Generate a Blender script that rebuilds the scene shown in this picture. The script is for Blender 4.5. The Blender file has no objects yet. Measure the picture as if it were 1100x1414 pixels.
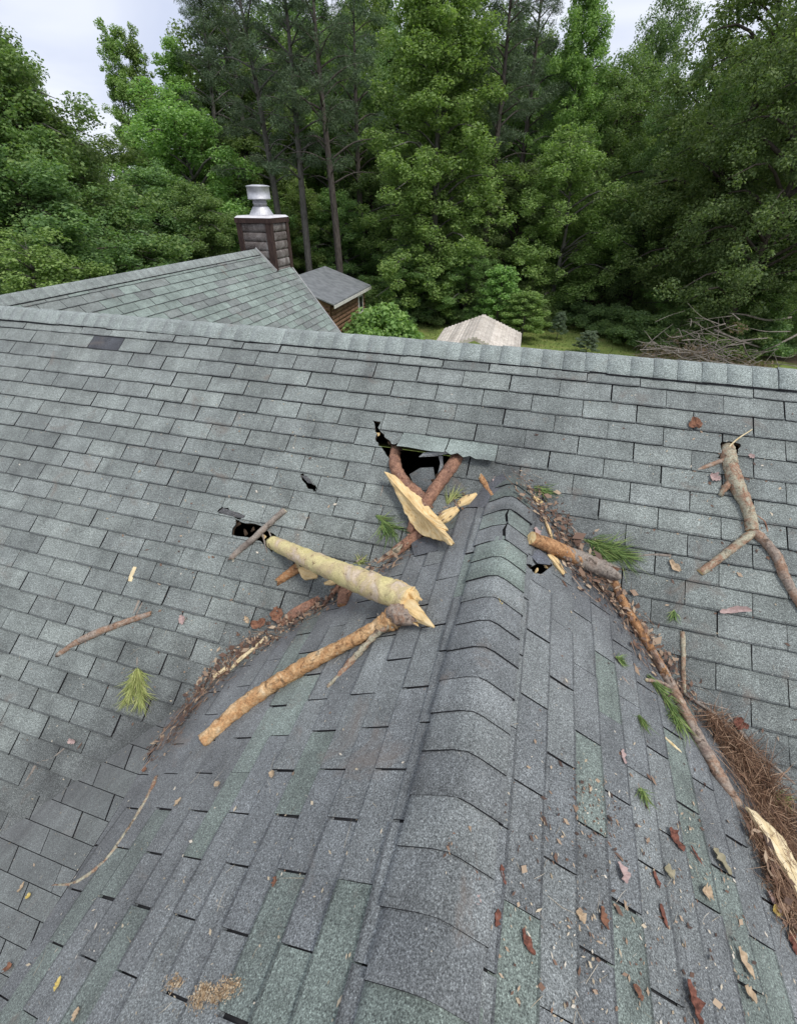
import bpy, math, random
import numpy as np
from mathutils import Vector, Matrix
from mathutils.geometry import tessellate_polygon

# ------------------------------------------------------------------ camera, sky, sun, exposure
scene = bpy.context.scene
COL = scene.collection
CAM = np.array([3.482, -3.0004, 0.9715])
YAW, PITCH, ROLL, FPX = -0.2884, 0.6133, 0.003, 627.14
FW = np.array([math.sin(YAW)*math.cos(PITCH), math.cos(YAW)*math.cos(PITCH), -math.sin(PITCH)])
_rt = np.array([math.cos(YAW), -math.sin(YAW), 0.0])
_up = np.cross(_rt, FW)
RT = math.cos(ROLL)*_rt + math.sin(ROLL)*_up
UP = -math.sin(ROLL)*_rt + math.cos(ROLL)*_up
cd = bpy.data.cameras.new('camera')
cd.sensor_fit = 'HORIZONTAL'; cd.sensor_width = 36.0; cd.lens = FPX/1100*36.0
cd.clip_start = 0.05; cd.clip_end = 2000
cam = bpy.data.objects.new('camera', cd); COL.objects.link(cam)
cam.matrix_world = Matrix(((RT[0], UP[0], -FW[0], CAM[0]), (RT[1], UP[1], -FW[1], CAM[1]),
                           (RT[2], UP[2], -FW[2], CAM[2]), (0, 0, 0, 1)))
scene.camera = cam

SUN_EL, SUN_AZ = math.radians(58), math.radians(118)     # azimuth clockwise from +Y
sd = bpy.data.lights.new('sun', 'SUN'); sd.energy = 1.5; sd.angle = math.radians(15); sd.color = (1.0, 0.97, 0.92)
sun = bpy.data.objects.new('sun', sd); COL.objects.link(sun)
_sv = Vector((math.sin(SUN_AZ)*math.cos(SUN_EL), math.cos(SUN_AZ)*math.cos(SUN_EL), math.sin(SUN_EL)))
sun.rotation_euler = _sv.to_track_quat('Z', 'Y').to_euler()

world = bpy.data.worlds.new('World'); scene.world = world; world.use_nodes = True
def build_world():
    nt = world.node_tree; N = nt.nodes; L = nt.links; N.clear()
    out = N.new('ShaderNodeOutputWorld'); bg = N.new('ShaderNodeBackground')
    sky = N.new('ShaderNodeTexSky'); sky.sky_type = 'NISHITA'; sky.sun_disc = False
    sky.sun_elevation = SUN_EL; sky.sun_rotation = SUN_AZ
    tc = N.new('ShaderNodeTexCoord'); mp = N.new('ShaderNodeMapping'); mp.inputs['Scale'].default_value = (1.0, 1.0, 3.2)
    mp.inputs['Rotation'].default_value = (0, 0.35, 0.5)
    no = N.new('ShaderNodeTexNoise'); no.inputs['Scale'].default_value = 2.6; no.inputs['Detail'].default_value = 5; no.inputs['Roughness'].default_value = 0.5
    no.inputs['Distortion'].default_value = 0.6
    cr = N.new('ShaderNodeValToRGB'); e = cr.color_ramp.elements
    e[0].position = 0.34; e[0].color = (6.3, 6.9, 8.6, 1); e[1].position = 0.68; e[1].color = (9.4, 9.7, 10.4, 1)
    mx = N.new('ShaderNodeMix'); mx.data_type = 'RGBA'; mx.inputs[0].default_value = 0.93
    L.new(tc.outputs['Generated'], mp.inputs[0]); L.new(mp.outputs[0], no.inputs['Vector']); L.new(no.outputs['Fac'], cr.inputs[0])
    L.new(sky.outputs[0], mx.inputs[6]); L.new(cr.outputs[0], mx.inputs[7]); L.new(mx.outputs[2], bg.inputs[0])
    bg.inputs[1].default_value = 0.076; L.new(bg.outputs[0], out.inputs[0])
build_world()
scene.view_settings.view_transform = 'Standard'; scene.view_settings.look = 'None'
scene.view_settings.exposure = 0.56; scene.view_settings.gamma = 1.0
scene.cycles.max_bounces = 6; scene.cycles.diffuse_bounces = 4; scene.cycles.glossy_bounces = 2; scene.cycles.transmission_bounces = 4
scene.cycles.use_denoising = True

# ------------------------------------------------------------------ roof geometry
T, E = 0.3048, 0.127                       # three-tab width, exposure
SA = 0.6386; CA_, SA_, TA = math.cos(SA), math.sin(SA), math.tan(SA)
X0, Z0, TB = 3.4764, -0.4034, 0.65         # cross gable ridge
B = math.atan(TB); CB, SB = math.cos(B), math.sin(B)
ZG = -6.03                                  # ground
V_RIDGE = -0.21
rng = random.Random(7); nrng = np.random.default_rng(11)

def ray(px, py):
    return FW + (px-550)/FPX*RT - (py-707)/FPX*UP
def depth_of(p): return float((np.asarray(p)-CAM) @ FW)
def to_px(p):
    d = np.asarray(p)-CAM; z = d @ FW
    return 550+FPX*(d@RT)/z, 707-FPX*(d@UP)/z
def roof_z(x, y):
    return max(TA*y, Z0-TB*abs(x-X0))
def on_roof(px, py, h=0.0):
    """point above the roof skin (h measured along z*1.22) where the sight line meets it"""
    d = ray(px, py); hz = h*1.22
    f = lambda t: CAM[2]+t*d[2] - roof_z(CAM[0]+t*d[0], CAM[1]+t*d[1]) - hz
    t0, t = 0.2, 0.2
    while f(t) > 0 and t < 30: t0, t = t, t+0.03
    for _ in range(30):
        m = (t0+t)/2
        if f(m) > 0: t0 = m
        else: t = m
    return CAM + t*d
def roof_n(p):
    x, y = p[0], p[1]
    if TA*y >= Z0-TB*abs(x-X0): return np.array([0, -SA_, CA_])
    return np.array([-SB if x < X0 else SB, 0, CB])
def at_z(px, py, z):
    d = ray(px, py); t = (z-CAM[2])/d[2]; return CAM+t*d
def at_depth(px, py, dep): return CAM + ray(px, py)*dep
def main_xv(px, py):
    d = ray(px, py); t = (TA*CAM[1]-CAM[2])/(d[2]-TA*d[1]); p = CAM+t*d
    return (p[0], -p[1]/CA_)
def gable_yd(px, py, s):
    n = np.array([s*SB, 0, CB]); d = ray(px, py); t = ((np.array([X0, 0, Z0])-CAM)@n)/(d@n); p = CAM+t*d
    return (p[1], abs(p[0]-X0)/CB)
def in_frame(p, m=12):
    x, y = to_px(p); return -m < x < 1100+m and -m < y < 1414+m and (np.asarray(p)-CAM)@FW > 0

# ------------------------------------------------------------------ materials
MATS = {}
class NB:
    def __init__(s, name, rough=0.9, spec=0.2):
        s.m = bpy.data.materials.new(name); s.m.use_nodes = True; s.nt = s.m.node_tree
        s.b = s.nt.nodes['Principled BSDF']; s.b.inputs['Roughness'].default_value = rough
        s.b.inputs['Specular IOR Level'].default_value = spec
        MATS[name] = s.m
    def n(s, t, **k):
        o = s.nt.nodes.new(t)
        for a, v in k.items(): setattr(o, a, v)
        return o
    def set(s, sock, v):
        if hasattr(v, 'links') or isinstance(v, bpy.types.NodeSocket): s.nt.links.new(v, sock)
        elif isinstance(v, (tuple, list)) and len(v) == 3 and sock.type == 'RGBA': sock.default_value = (*v, 1)
        else: sock.default_value = v
    def pos(s): return s.n('ShaderNodeNewGeometry').outputs['Position']
    def obj(s): return s.n('ShaderNodeTexCoord').outputs['Object']
    def map(s, vec, sc=(1, 1, 1), loc=(0, 0, 0), rot=(0, 0, 0)):
        o = s.n('ShaderNodeMapping'); s.set(o.inputs[0], vec); o.inputs['Scale'].default_value = sc
        o.inputs['Location'].default_value = loc; o.inputs['Rotation'].default_value = rot; return o.outputs[0]
    def noise(s, vec, sc, det=2.0, ro=0.5, dist=0.0):
        o = s.n('ShaderNodeTexNoise'); s.set(o.inputs['Vector'], vec); o.inputs['Scale'].default_value = sc
        o.inputs['Detail'].default_value = det; o.inputs['Roughness'].default_value = ro; o.inputs['Distortion'].default_value = dist
        return o.outputs['Fac']
    def vor(s, vec, sc, out='Distance', feat='F1'):
        o = s.n('ShaderNodeTexVoronoi', feature=feat); s.set(o.inputs['Vector'], vec); o.inputs['Scale'].default_value = sc
        return o.outputs[out]
    def ramp(s, fac, *st, interp='LINEAR'):
        o = s.n('ShaderNodeValToRGB'); s.set(o.inputs[0], fac); r = o.color_ramp; r.interpolation = interp
        while len(r.elements) < len(st): r.elements.new(0.5)
        for e, (p, c) in zip(r.elements, st):
            e.position = p; e.color = (c, c, c, 1) if not isinstance(c, (tuple, list)) else (*c, 1)
        return o.outputs[0]
    def mix(s, fac, a, b, mode='MIX'):
        o = s.n('ShaderNodeMix', data_type='RGBA', blend_type=mode); s.set(o.inputs[0], fac); s.set(o.inputs[6], a); s.set(o.inputs[7], b)
        return o.outputs[2]
    def math(s, op, a, b=0.0):
        o = s.n('ShaderNodeMath', operation=op); s.set(o.inputs[0], a); s.set(o.inputs[1], b); return o.outputs[0]
    def attr(s, name, out='Fac'):
        return s.n('ShaderNodeAttribute', attribute_name=name).outputs[out]
    def sep(s, v):
        o = s.n('ShaderNodeSeparateXYZ'); s.set(o.inputs[0], v); return o.outputs
    def color(s, c): s.set(s.b.inputs['Base Color'], c)
    def bump(s, h, dist=0.002, strength=0.6):
        o = s.n('ShaderNodeBump'); s.set(o.inputs['Height'], h); o.inputs['Distance'].default_value = dist
        o.inputs['Strength'].default_value = strength; s.set(s.b.inputs['Normal'], o.outputs[0])

def shingle_mat(name, src, dirt=1.0, butt_shade=1.0):
    k = NB(name, 0.95, 0.15); P = k.pos()
    tint = k.n('ShaderNodeObjectInfo').outputs['Color'] if src == 'obj' else k.attr('tint', 'Color')
    g1 = k.noise(P, 230, 3, 0.7); g2 = k.noise(P, 95, 2, 0.6); g3 = k.noise(P, 7, 3, 0.6)
    if butt_shade != 1.0: tint = k.mix(1.0, tint, (butt_shade, butt_shade, butt_shade*1.02), 'MULTIPLY')  # darkened tint imitates the shading along the butt edges
    sp = k.ramp(g1, (0.30, 0.16), (0.48, 0.80), (0.60, 1.35), (0.70, 2.5))
    c = k.mix(1.0, tint, sp, 'MULTIPLY')
    c = k.mix(1.0, c, k.ramp(g2, (0.3, 0.78), (0.7, 1.22)), 'MULTIPLY')
    c = k.mix(1.0, c, k.ramp(g3, (0.3, 0.80), (0.7, 1.16)), 'MULTIPLY')
    st = k.noise(k.map(P, (5.0, 0.9, 0.9)), 1.6, 5, 0.65, 0.3)
    c = k.mix(1.0, c, k.ramp(st, (0.30, 0.80), (0.50, 1.0), (0.72, 1.14)), 'MULTIPLY')
    # granule loss: darker scuffs, and brown dirt washed over the shingles
    scuff = k.ramp(k.noise(P, 2.3, 5, 0.62, 0.4), (0.55, 0.0), (0.72, 0.75))
    c = k.mix(k.math('MULTIPLY', scuff, 0.55), c, k.mix(1.0, c, (0.42, 0.40, 0.42), 'MULTIPLY'))
    # dirt collects in a band along the two valleys (plan distance to the valley line)
    sx = k.sep(P)
    dx = k.math('ABSOLUTE', k.math('SUBTRACT', sx[0], X0))
    vy = k.math('ADD', k.math('MULTIPLY', dx, -TB/TA), Z0/TA)
    dist = k.math('ABSOLUTE', k.math('SUBTRACT', sx[1], vy))
    wob = k.math('ADD', dist, k.math('MULTIPLY', k.math('SUBTRACT', k.noise(P, 5, 4, 0.6), 0.5), 0.9))
    band = k.ramp(wob, (0.05, 1.0), (0.50, 0.0))
    c = k.mix(k.math('MULTIPLY', band, 0.52*dirt), c, k.mix(1.0, c, (0.36, 0.33, 0.36), 'MULTIPLY'))
    gx_ = k.math('SUBTRACT', sx[0], 1.75); gy_ = k.math('SUBTRACT', sx[1], -2.55)
    gd = k.math('SQRT', k.math('ADD', k.math('MULTIPLY', gx_, gx_), k.math('MULTIPLY', gy_, gy_)))
    gd = k.math('ADD', gd, k.math('MULTIPLY', k.math('SUBTRACT', k.noise(P, 3.5, 5, 0.65), 0.5), 1.1))
    grime = k.ramp(gd, (0.35, 1.0), (1.05, 0.0))
    c = k.mix(k.math('MULTIPLY', grime, 0.5*dirt), c, k.mix(1.0, c, (0.44, 0.42, 0.43), 'MULTIPLY'))
    br = k.ramp(k.noise(k.map(P, loc=(3.1, 1.7, 0.4)), 3.4, 5, 0.65, 0.7), (0.60, 0.0), (0.70, 1.0))
    c = k.mix(k.math('MULTIPLY', br, 0.50*dirt), c, (0.17, 0.135, 0.11))
    fl = k.vor(P, 34); flm = k.ramp(fl, (0.07, 1.0), (0.11, 0.0))
    flm = k.math('MULTIPLY', flm, k.ramp(k.noise(P, 9, 2), (0.5, 0.0), (0.62, 0.75)))
    c = k.mix(flm, c, (0.42, 0.41, 0.37))
    k.color(c); k.bump(k.math('ADD', g1, k.math('MULTIPLY', g2, 0.5)), 0.004, 0.75)
    k.b.inputs['Sheen Weight'].default_value = 0.16; k.b.inputs['Sheen Roughness'].default_value = 0.6
    return k.m
shingle_mat('shingle', 'obj'); shingle_mat('shingle_butt_shade', 'obj', butt_shade=0.55); shingle_mat('shingle_field', 'attr')
def simple(name, c1, c2, sc=6, rough=0.85, spec=0.2, bump=0.0, coord='obj', stretch=(1, 1, 1), det=4, bsc=None, lo=0.35, hi=0.65):
    k = NB(name, rough, spec); P = k.map(k.obj() if coord == 'obj' else k.pos(), stretch)
    f = k.noise(P, sc, det, 0.6); k.color(k.ramp(f, (lo, c1), (hi, c2)))
    if bump: k.bump(k.noise(P, bsc or sc*2, 4, 0.65), bump, 0.8)
    return k.m
simple('asphalt_edge', (0.018, 0.018, 0.02), (0.03, 0.03, 0.033), 40)
simple('felt', (0.022, 0.022, 0.024), (0.035, 0.034, 0.034), 20, coord='pos')
simple('plywood', (0.05, 0.034, 0.022), (0.09, 0.06, 0.038), 14, stretch=(1, 6, 1))
simple('siding', (0.22, 0.16, 0.11), (0.34, 0.25, 0.18), 5)
simple('drip_edge', (0.42, 0.42, 0.41), (0.55, 0.55, 0.53), 9, 0.5, 0.4)

def bark(name, cols, scale=26, bump=0.006, patch=9, dark=(0.035, 0.022, 0.016)):
    k = NB(name, 0.9, 0.15); P = k.pos()
    a = k.noise(P, patch, 4, 0.6, 0.4); v = k.vor(k.map(P, (1, 1, 1)), scale*3)
    n = len(cols); c = k.ramp(a, *[(0.30+0.42*i/(max(1, n-1)), cc) for i, cc in enumerate(cols)])
    fine = k.noise(P, scale*5, 4, 0.7)
    c = k.mix(1.0, c, k.ramp(fine, (0.3, 0.62), (0.7, 1.4)), 'MULTIPLY')
    crack = k.ramp(k.noise(P, scale, 5, 0.75, 0.8), (0.36, 1.0), (0.46, 0.0))
    c = k.mix(k.math('MULTIPLY', crack, 0.7), c, dark)
    k.color(c); k.bump(k.math('ADD', k.noise(P, scale, 5, 0.7, 0.8), k.math('MULTIPLY', v, 0.25)), bump, 0.9)
    return k.m
bark('bark_orange', [(0.22, 0.11, 0.055), (0.46, 0.26, 0.13), (0.30, 0.15, 0.07), (0.50, 0.34, 0.20)], 24, 0.008, 16)
bark('bark_flaky', [(0.60, 0.42, 0.24), (0.44, 0.24, 0.11), (0.58, 0.38, 0.20), (0.68, 0.52, 0.33)], 20, 0.009, 16)
bark('bark_red', [(0.16, 0.075, 0.05), (0.34, 0.19, 0.125), (0.22, 0.12, 0.085), (0.40, 0.27, 0.20)], 22, 0.008, 16)
bark('bark_grey', [(0.17, 0.14, 0.12), (0.30, 0.26, 0.22), (0.24, 0.17, 0.13)], 24)
bark('bark_lichen', [(0.28, 0.15, 0.09), (0.40, 0.38, 0.28), (0.30, 0.17, 0.11), (0.44, 0.43, 0.33)], 24, 0.006, 14)
bark('bark_mauve', [(0.22, 0.165, 0.135), (0.33, 0.27, 0.22), (0.29, 0.18, 0.12), (0.46, 0.41, 0.34)], 22, 0.005, 12)
def stripped():
    k = NB('stripped_limb', 0.75, 0.25); P = k.pos()
    a = k.noise(P, 7, 4, 0.6, 0.5)
    c = k.ramp(a, (0.3, (0.56, 0.48, 0.20)), (0.44, (0.66, 0.57, 0.29)), (0.54, (0.54, 0.43, 0.24)), (0.62, (0.62, 0.50, 0.37)), (0.72, (0.70, 0.62, 0.47)))
    sp = k.ramp(k.noise(P, 34, 5, 0.7, 0.6), (0.34, 1.0), (0.42, 0.0))
    c = k.mix(k.math('MULTIPLY', sp, 0.75), c, (0.17, 0.10, 0.055))
    c = k.mix(1.0, c, k.ramp(k.noise(P, 120, 2), (0.3, 0.85), (0.7, 1.1)), 'MULTIPLY')
    k.color(c); k.bump(k.noise(P, 35, 5, 0.7), 0.004, 0.7)
stripped()
def rawwood(name, a, b, dk):
    k = NB(name, 0.8, 0.2); P = k.map(k.obj(), (1, 1, 1))
    gr = k.noise(k.map(k.obj(), (60, 5, 60)), 1.0, 4, 0.6, 0.4)       # grain runs along local Y
    c = k.ramp(gr, (0.28, dk), (0.42, a), (0.66, b))
    c = k.mix(1.0, c, k.ramp(k.noise(P, 20, 3), (0.3, 0.85), (0.7, 1.1)), 'MULTIPLY')
    k.color(c); k.bump(gr, 0.004, 0.9)
rawwood('split_wood', (0.70, 0.50, 0.24), (0.78, 0.62, 0.36), (0.44, 0.27, 0.11))
rawwood('pale_wood', (0.72, 0.58, 0.34), (0.80, 0.68, 0.46), (0.52, 0.36, 0.16))
simple('end_grain', (0.62, 0.42, 0.18), (0.74, 0.58, 0.32), 60, coord='pos')

# ------------------------------------------------------------------ object helpers
def put(o, parent=None):
    COL.objects.link(o)
    if parent is not None:
        o.parent = parent
        r = parent
        while r.parent is not None: r = r.parent
        if parent is r: o.matrix_parent_inverse = Matrix.Translation(-Vector(r.location))
    return o
def tag(o, label, cat=None, group=None, kind=None):
    if label: o['label'] = label
    if cat: o['category'] = cat
    if group: o['group'] = group
    if kind: o['kind'] = kind
    return o
def empty(name, loc, label=None, cat=None, group=None):
    o = bpy.data.objects.new(name, None); o.empty_display_size = 0.1; o.location = Vector([float(a) for a in loc]); COL.objects.link(o)
    return tag(o, label, cat, group)
def mesh(name, V, F, mats, fm=None, smooth=False):
    me = bpy.data.meshes.new(name); me.from_pydata([tuple(map(float, v)) for v in V], [], [tuple(f) for f in F])
    for m in (mats if isinstance(mats, (list, tuple)) else [mats]): me.materials.append(MATS[m])
    if fm is not None: me.polygons.foreach_set('material_index', np.array(fm, dtype=np.int32))
    if smooth is not False:
        s = np.ones(len(F), dtype=bool) if smooth is True else np.array(smooth, dtype=bool)
        me.polygons.foreach_set('use_smooth', s)
    me.update(); return me
def obj(name, V, F, mats, parent=None, fm=None, smooth=False):
    return put(bpy.data.objects.new(name, mesh(name, V, F, mats, fm, smooth)), parent)
def box_vf(c, s, R=None):
    V = []; c = np.asarray(c, float)
    for i in (-.5, .5):
        for j in (-.5, .5):
            for k in (-.5, .5):
                p = np.array([i*s[0], j*s[1], k*s[2]])
                V.append(c + (R@p if R is not None else p))
    return V, [(0, 1, 3, 2), (4, 6, 7, 5), (0, 4, 5, 1), (2, 3, 7, 6), (0, 2, 6, 4), (1, 5, 7, 3)]
def join(*vfs):
    V, F = [], []
    for v, f in vfs:
        o = len(V); V += list(v); F += [tuple(i+o for i in g) for g in f]
    return V, F
def hex_vf(bot, top):
    """box from 4 bottom and 4 top corners"""
    return list(bot)+list(top), [(3, 2, 1, 0), (4, 5, 6, 7), (0, 1, 5, 4), (1, 2, 6, 5), (2, 3, 7, 6), (3, 0, 4, 7)]
def fast_mesh(name, V, F, mat, attrs=None):
    """V (n,3), F (m,k) arrays; attrs: {name: per-face float array}"""
    me = bpy.data.meshes.new(name); V = np.asarray(V, np.float32); F = np.asarray(F, np.int32); m, k = F.shape
    me.vertices.add(len(V)); me.vertices.foreach_set('co', V.ravel())
    me.loops.add(m*k); me.loops.foreach_set('vertex_index', F.ravel())
    me.polygons.add(m); me.polygons.foreach_set('loop_start', np.arange(0, m*k, k, dtype=np.int32))
    me.polygons.foreach_set('loop_total', np.full(m, k, np.int32))
    for mm in (mat if isinstance(mat, (list, tuple)) else [mat]): me.materials.append(MATS[mm])
    me.update(calc_edges=True)
    for a, v in (attrs or {}).items():
        at = me.attributes.new(a, 'FLOAT', 'FACE'); at.data.foreach_set('value', np.asarray(v, np.float32))
    return me
# ------------------------------------------------------------------ 2-D polygon tools
def clip(poly, a, b, c):
    """keep a*x+b*y+c >= 0"""
    out = []
    for i in range(len(poly)):
        p, q = poly[i], poly[(i+1) % len(poly)]
        dp, dq = a*p[0]+b*p[1]+c, a*q[0]+b*q[1]+c
        if dp >= 0: out.append(p)
        if (dp >= 0) != (dq >= 0):
            t = dp/(dp-dq); out.append((p[0]+t*(q[0]-p[0]), p[1]+t*(q[1]-p[1])))
    return out
def area(p): return 0.5*sum(p[i][0]*p[(i+1) % len(p)][1]-p[(i+1) % len(p)][0]*p[i][1] for i in range(len(p)))
def subtract(polys, conv):
    """convex pieces minus one convex polygon"""
    if area(conv) < 0: conv = conv[::-1]
    xs = [p[0] for p in conv]; ys = [p[1] for p in conv]; res = []
    for P in polys:
        if max(p[0] for p in P) < min(xs) or min(p[0] for p in P) > max(xs) or max(p[1] for p in P) < min(ys) or min(p[1] for p in P) > max(ys):
            res.append(P); continue
        cur = P
        for i in range(len(conv)):
            p, q = conv[i], conv[(i+1) % len(conv)]
            a, b = -(q[1]-p[1]), (q[0]-p[0]); c = -(a*p[0]+b*p[1])
            o = clip(cur, -a, -b, -c)
            if len(o) > 2 and abs(area(o)) > 2e-6: res.append(o)
            cur = clip(cur, a, b, c)
            if len(cur) < 3 or abs(area(cur)) < 1e-9: break
    return res
def tris(poly):
    t = tessellate_polygon([[Vector((p[0], p[1], 0)) for p in poly]])
    return [[poly[i] for i in f] for f in t]
def jag(poly, amp, n, r):
    out = []
    for i in range(len(poly)):
        p, q = poly[i], poly[(i+1) % len(poly)]
        out.append(p)
        for k in range(1, n):
            t = k/n; out.append((p[0]+t*(q[0]-p[0])+r.uniform(-amp, amp), p[1]+t*(q[1]-p[1])+r.uniform(-amp, amp)))
    return out
HPX = {'big': [(515, 581), (525, 583), (524, 594), (531, 604), (541, 614), (552, 611), (600, 614), (642, 622), (636, 640), (624, 652), (608, 668), (594, 680), (575, 680), (560, 668), (548, 650), (540, 641), (533, 628), (527, 618), (520, 611), (518, 596)],
       'left': [(326, 717), (347, 723), (366, 731), (384, 743), (376, 764), (361, 748), (345, 743), (321, 739)],
       'slit': [(301, 707), (308, 700), (318, 705), (337, 712), (335, 717), (316, 712), (306, 710)],
       'nick': [(415, 655), (423, 657), (429, 667), (438, 675), (434, 680), (424, 673), (417, 663)],
       'fork': [(994, 612), (1004, 610), (1021, 614), (1017, 626), (1014, 636), (996, 637), (987, 633), (995, 625)]}
hr = random.Random(3)
MAIN_HOLES = {k: jag([main_xv(*p) for p in v], 0.010, 3, hr) for k, v in HPX.items()}
MAIN_TRI = [t for h in MAIN_HOLES.values() for t in tris(h)]
GHOLE = jag([gable_yd(*p, 1) for p in [(722, 779), (729, 787), (737, 793), (747, 793), (761, 782), (750, 771), (738, 762), (742, 777), (733, 783)]], 0.004, 3, hr)
GSLIT = [gable_yd(*p, 1) for p in [(786, 760), (789, 762), (800, 775), (797, 776)]]
GTRI = tris(GHOLE)

def P_main(x, v, h=0.0): return np.array([x, -v*CA_-h*SA_, -v*SA_+h*CA_])
def P_gab(s): return lambda y, d, h=0.0: np.array([X0+s*(d*CB+h*SB), y, Z0-d*SB+h*CB])
def slab(polys, P, H, base=-0.003):
    """thin solid: top faces at height H(a,b), skirts down to base; returns V,F,material index"""
    V, F, M = [], [], []
    for pl in polys:
        pl = [p for i, p in enumerate(pl) if math.dist(p, pl[i-1]) > 1e-5]
        if len(pl) < 3: continue
        o = len(V); n = len(pl)
        top = [P(a, b, H(a, b)) for a, b in pl]; bot = [P(a, b, base) for a, b in pl]
        nrm = np.cross(top[1]-top[0], top[2]-top[0])
        V += top+bot; F.append(tuple(range(o, o+n))); M.append(0)
        for i in range(n):
            j = (i+1) % n; F.append((o+i, o+n+i, o+n+j, o+j)); M.append(1)
    return V, F, M

# ------------------------------------------------------------------ the house
house = empty('house', (X0, -1.0, ZG), 'house under the grey-green shingle roofs that fill the foreground', 'house')
# bare decks (felt) with the holes broken through
def deck(name, polys, P, parent, th=0.016):
    V, F, M = [], [], []
    for pl in polys:
        o = len(V); n = len(pl)
        V += [P(a, b, 0.0) for a, b in pl]+[P(a, b, -th) for a, b in pl]
        F += [tuple(range(o, o+n)), tuple(range(o+2*n-1, o+n-1, -1))]; M += [0, 1]
        for i in range(n):
            j = (i+1) % n; F.append((o+i, o+n+i, o+n+j, o+j)); M.append(1)
    return obj(name, V, F, ['felt', 'plywood'], parent, M)
XL, XR, VE = -7.0, 9.0, 5.6
mp = [[(XL, V_RIDGE), (XR, V_RIDGE), (XR, VE), (XL, VE)]]
for t in MAIN_TRI: mp = subtract(mp, t)
main_roof = deck('main_roof', mp, P_main, house)
main_roof['label'] = 'broad shingled slope with branch holes, below the long ridge'
YF = -6.4; DE = 2.6
gable_roof = empty('gable_roof', (0, 0, 0)); COL.objects.unlink(gable_roof); put(gable_roof, house); gable_roof.matrix_parent_inverse = Matrix.Translation(-Vector(house.location))
gable_roof['label'] = 'cross gable roof running from the main slope to the camera'
def valley_ok(pl): return clip(pl, -1, -SB/TA, Z0/TA)      # y <= (Z0 - d*SB)/TA
# main shingles lap over the lower left valley as far as this line, given on the left gable plane (y,d)
LAP = [(-1.55, 2.25), (-2.10, 1.90), (-2.45, 1.79), (-3.2, 1.66), (-6.4, 1.50)]
for s in (-1, 1):
    gp = [valley_ok([(YF, 0), (0, 0), (0, DE), (YF, DE)])]
    if s > 0:
        for t in GTRI: gp = subtract(gp, t)
    deck('deck', gp, P_gab(s), gable_roof)
# back slope of the main roof
obj('back_slope', [(XL, -V_RIDGE*CA_, -V_RIDGE*SA_), (XR, -V_RIDGE*CA_, -V_RIDGE*SA_), (XR, 4.6, -3.1), (XL, 4.6, -3.1)], [(0, 1, 2, 3)], ['felt'], house)
# walls: closed box under the eaves
ye = -VE*CA_+0.35
obj('wall', *box_vf((1.0, ye, (ZG-3.05)/2), (15.4, 0.2, -3.05-ZG)), ['siding'], house)
obj('wall', *box_vf((1.0, 4.3, (ZG-3.0)/2), (15.4, 0.2, -3.0-ZG)), ['siding'], house)
for xx in (XL+0.3, XR-0.3):
    pts = [(ye, ZG), (4.3, ZG), (4.3, -2.95), (0.17, 0.08), (ye, TA*ye-0.03)]
    V = [(xx-0.08, a, b) for a, b in pts]+[(xx+0.08, a, b) for a, b in pts]; n = 5
    obj('wall', V, [tuple(range(n)), tuple(range(2*n-1, n-1, -1))]+[(i, (i+1) % n, n+(i+1) % n, n+i) for i in range(n)], ['siding'], house)
for wx in (X0-DE*CB+0.3, X0+DE*CB-0.3):
    obj('wall', *box_vf((wx, (YF+ye)/2+0.15, (ZG-2.0)/2), (0.16, abs(YF-ye), -2.0-ZG)), ['siding'], house)
hw = DE*CB-0.22
pts = [(X0-hw, ZG), (X0+hw, ZG), (X0+hw, Z0-hw*TB-0.02), (X0, Z0-0.02), (X0-hw, Z0-hw*TB-0.02)]
V = [(a, YF+0.25, b) for a, b in pts]+[(a, YF+0.4, b) for a, b in pts]
obj('wall', V, [tuple(range(4, -1, -1)), tuple(range(5, 10))]+[(i, 5+i, 5+(i+1) % 5, (i+1) % 5) for i in range(5)], ['siding'], house)
# ------------------------------------------------------------------ shingle colours
GREEN = [(0.228, 0.252, 0.234), (0.216, 0.238, 0.222), (0.240, 0.264, 0.244), (0.205, 0.226, 0.212), (0.222, 0.243, 0.228)]
BLUE = [(0.192, 0.205, 0.203), (0.181, 0.193, 0.192), (0.202, 0.217, 0.212), (0.173, 0.185, 0.186)]
MOSS = [(0.184, 0.219, 0.193), (0.190, 0.225, 0.200)]
def tint(r, kind):
    if kind == 'main': c = r.choice(GREEN)
    elif kind == 'wing': c = (0.25, 0.30, 0.266) if r.random() < 0.6 else r.choice(GREEN)
    else: c = r.choice(BLUE) if r.random() < 0.76 else r.choice(MOSS)
    g = r.uniform(0.85, 1.12) if kind == 'main' else r.uniform(0.88, 1.10)
    return (c[0]*g, c[1]*g, c[2]*g, 1)
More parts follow.
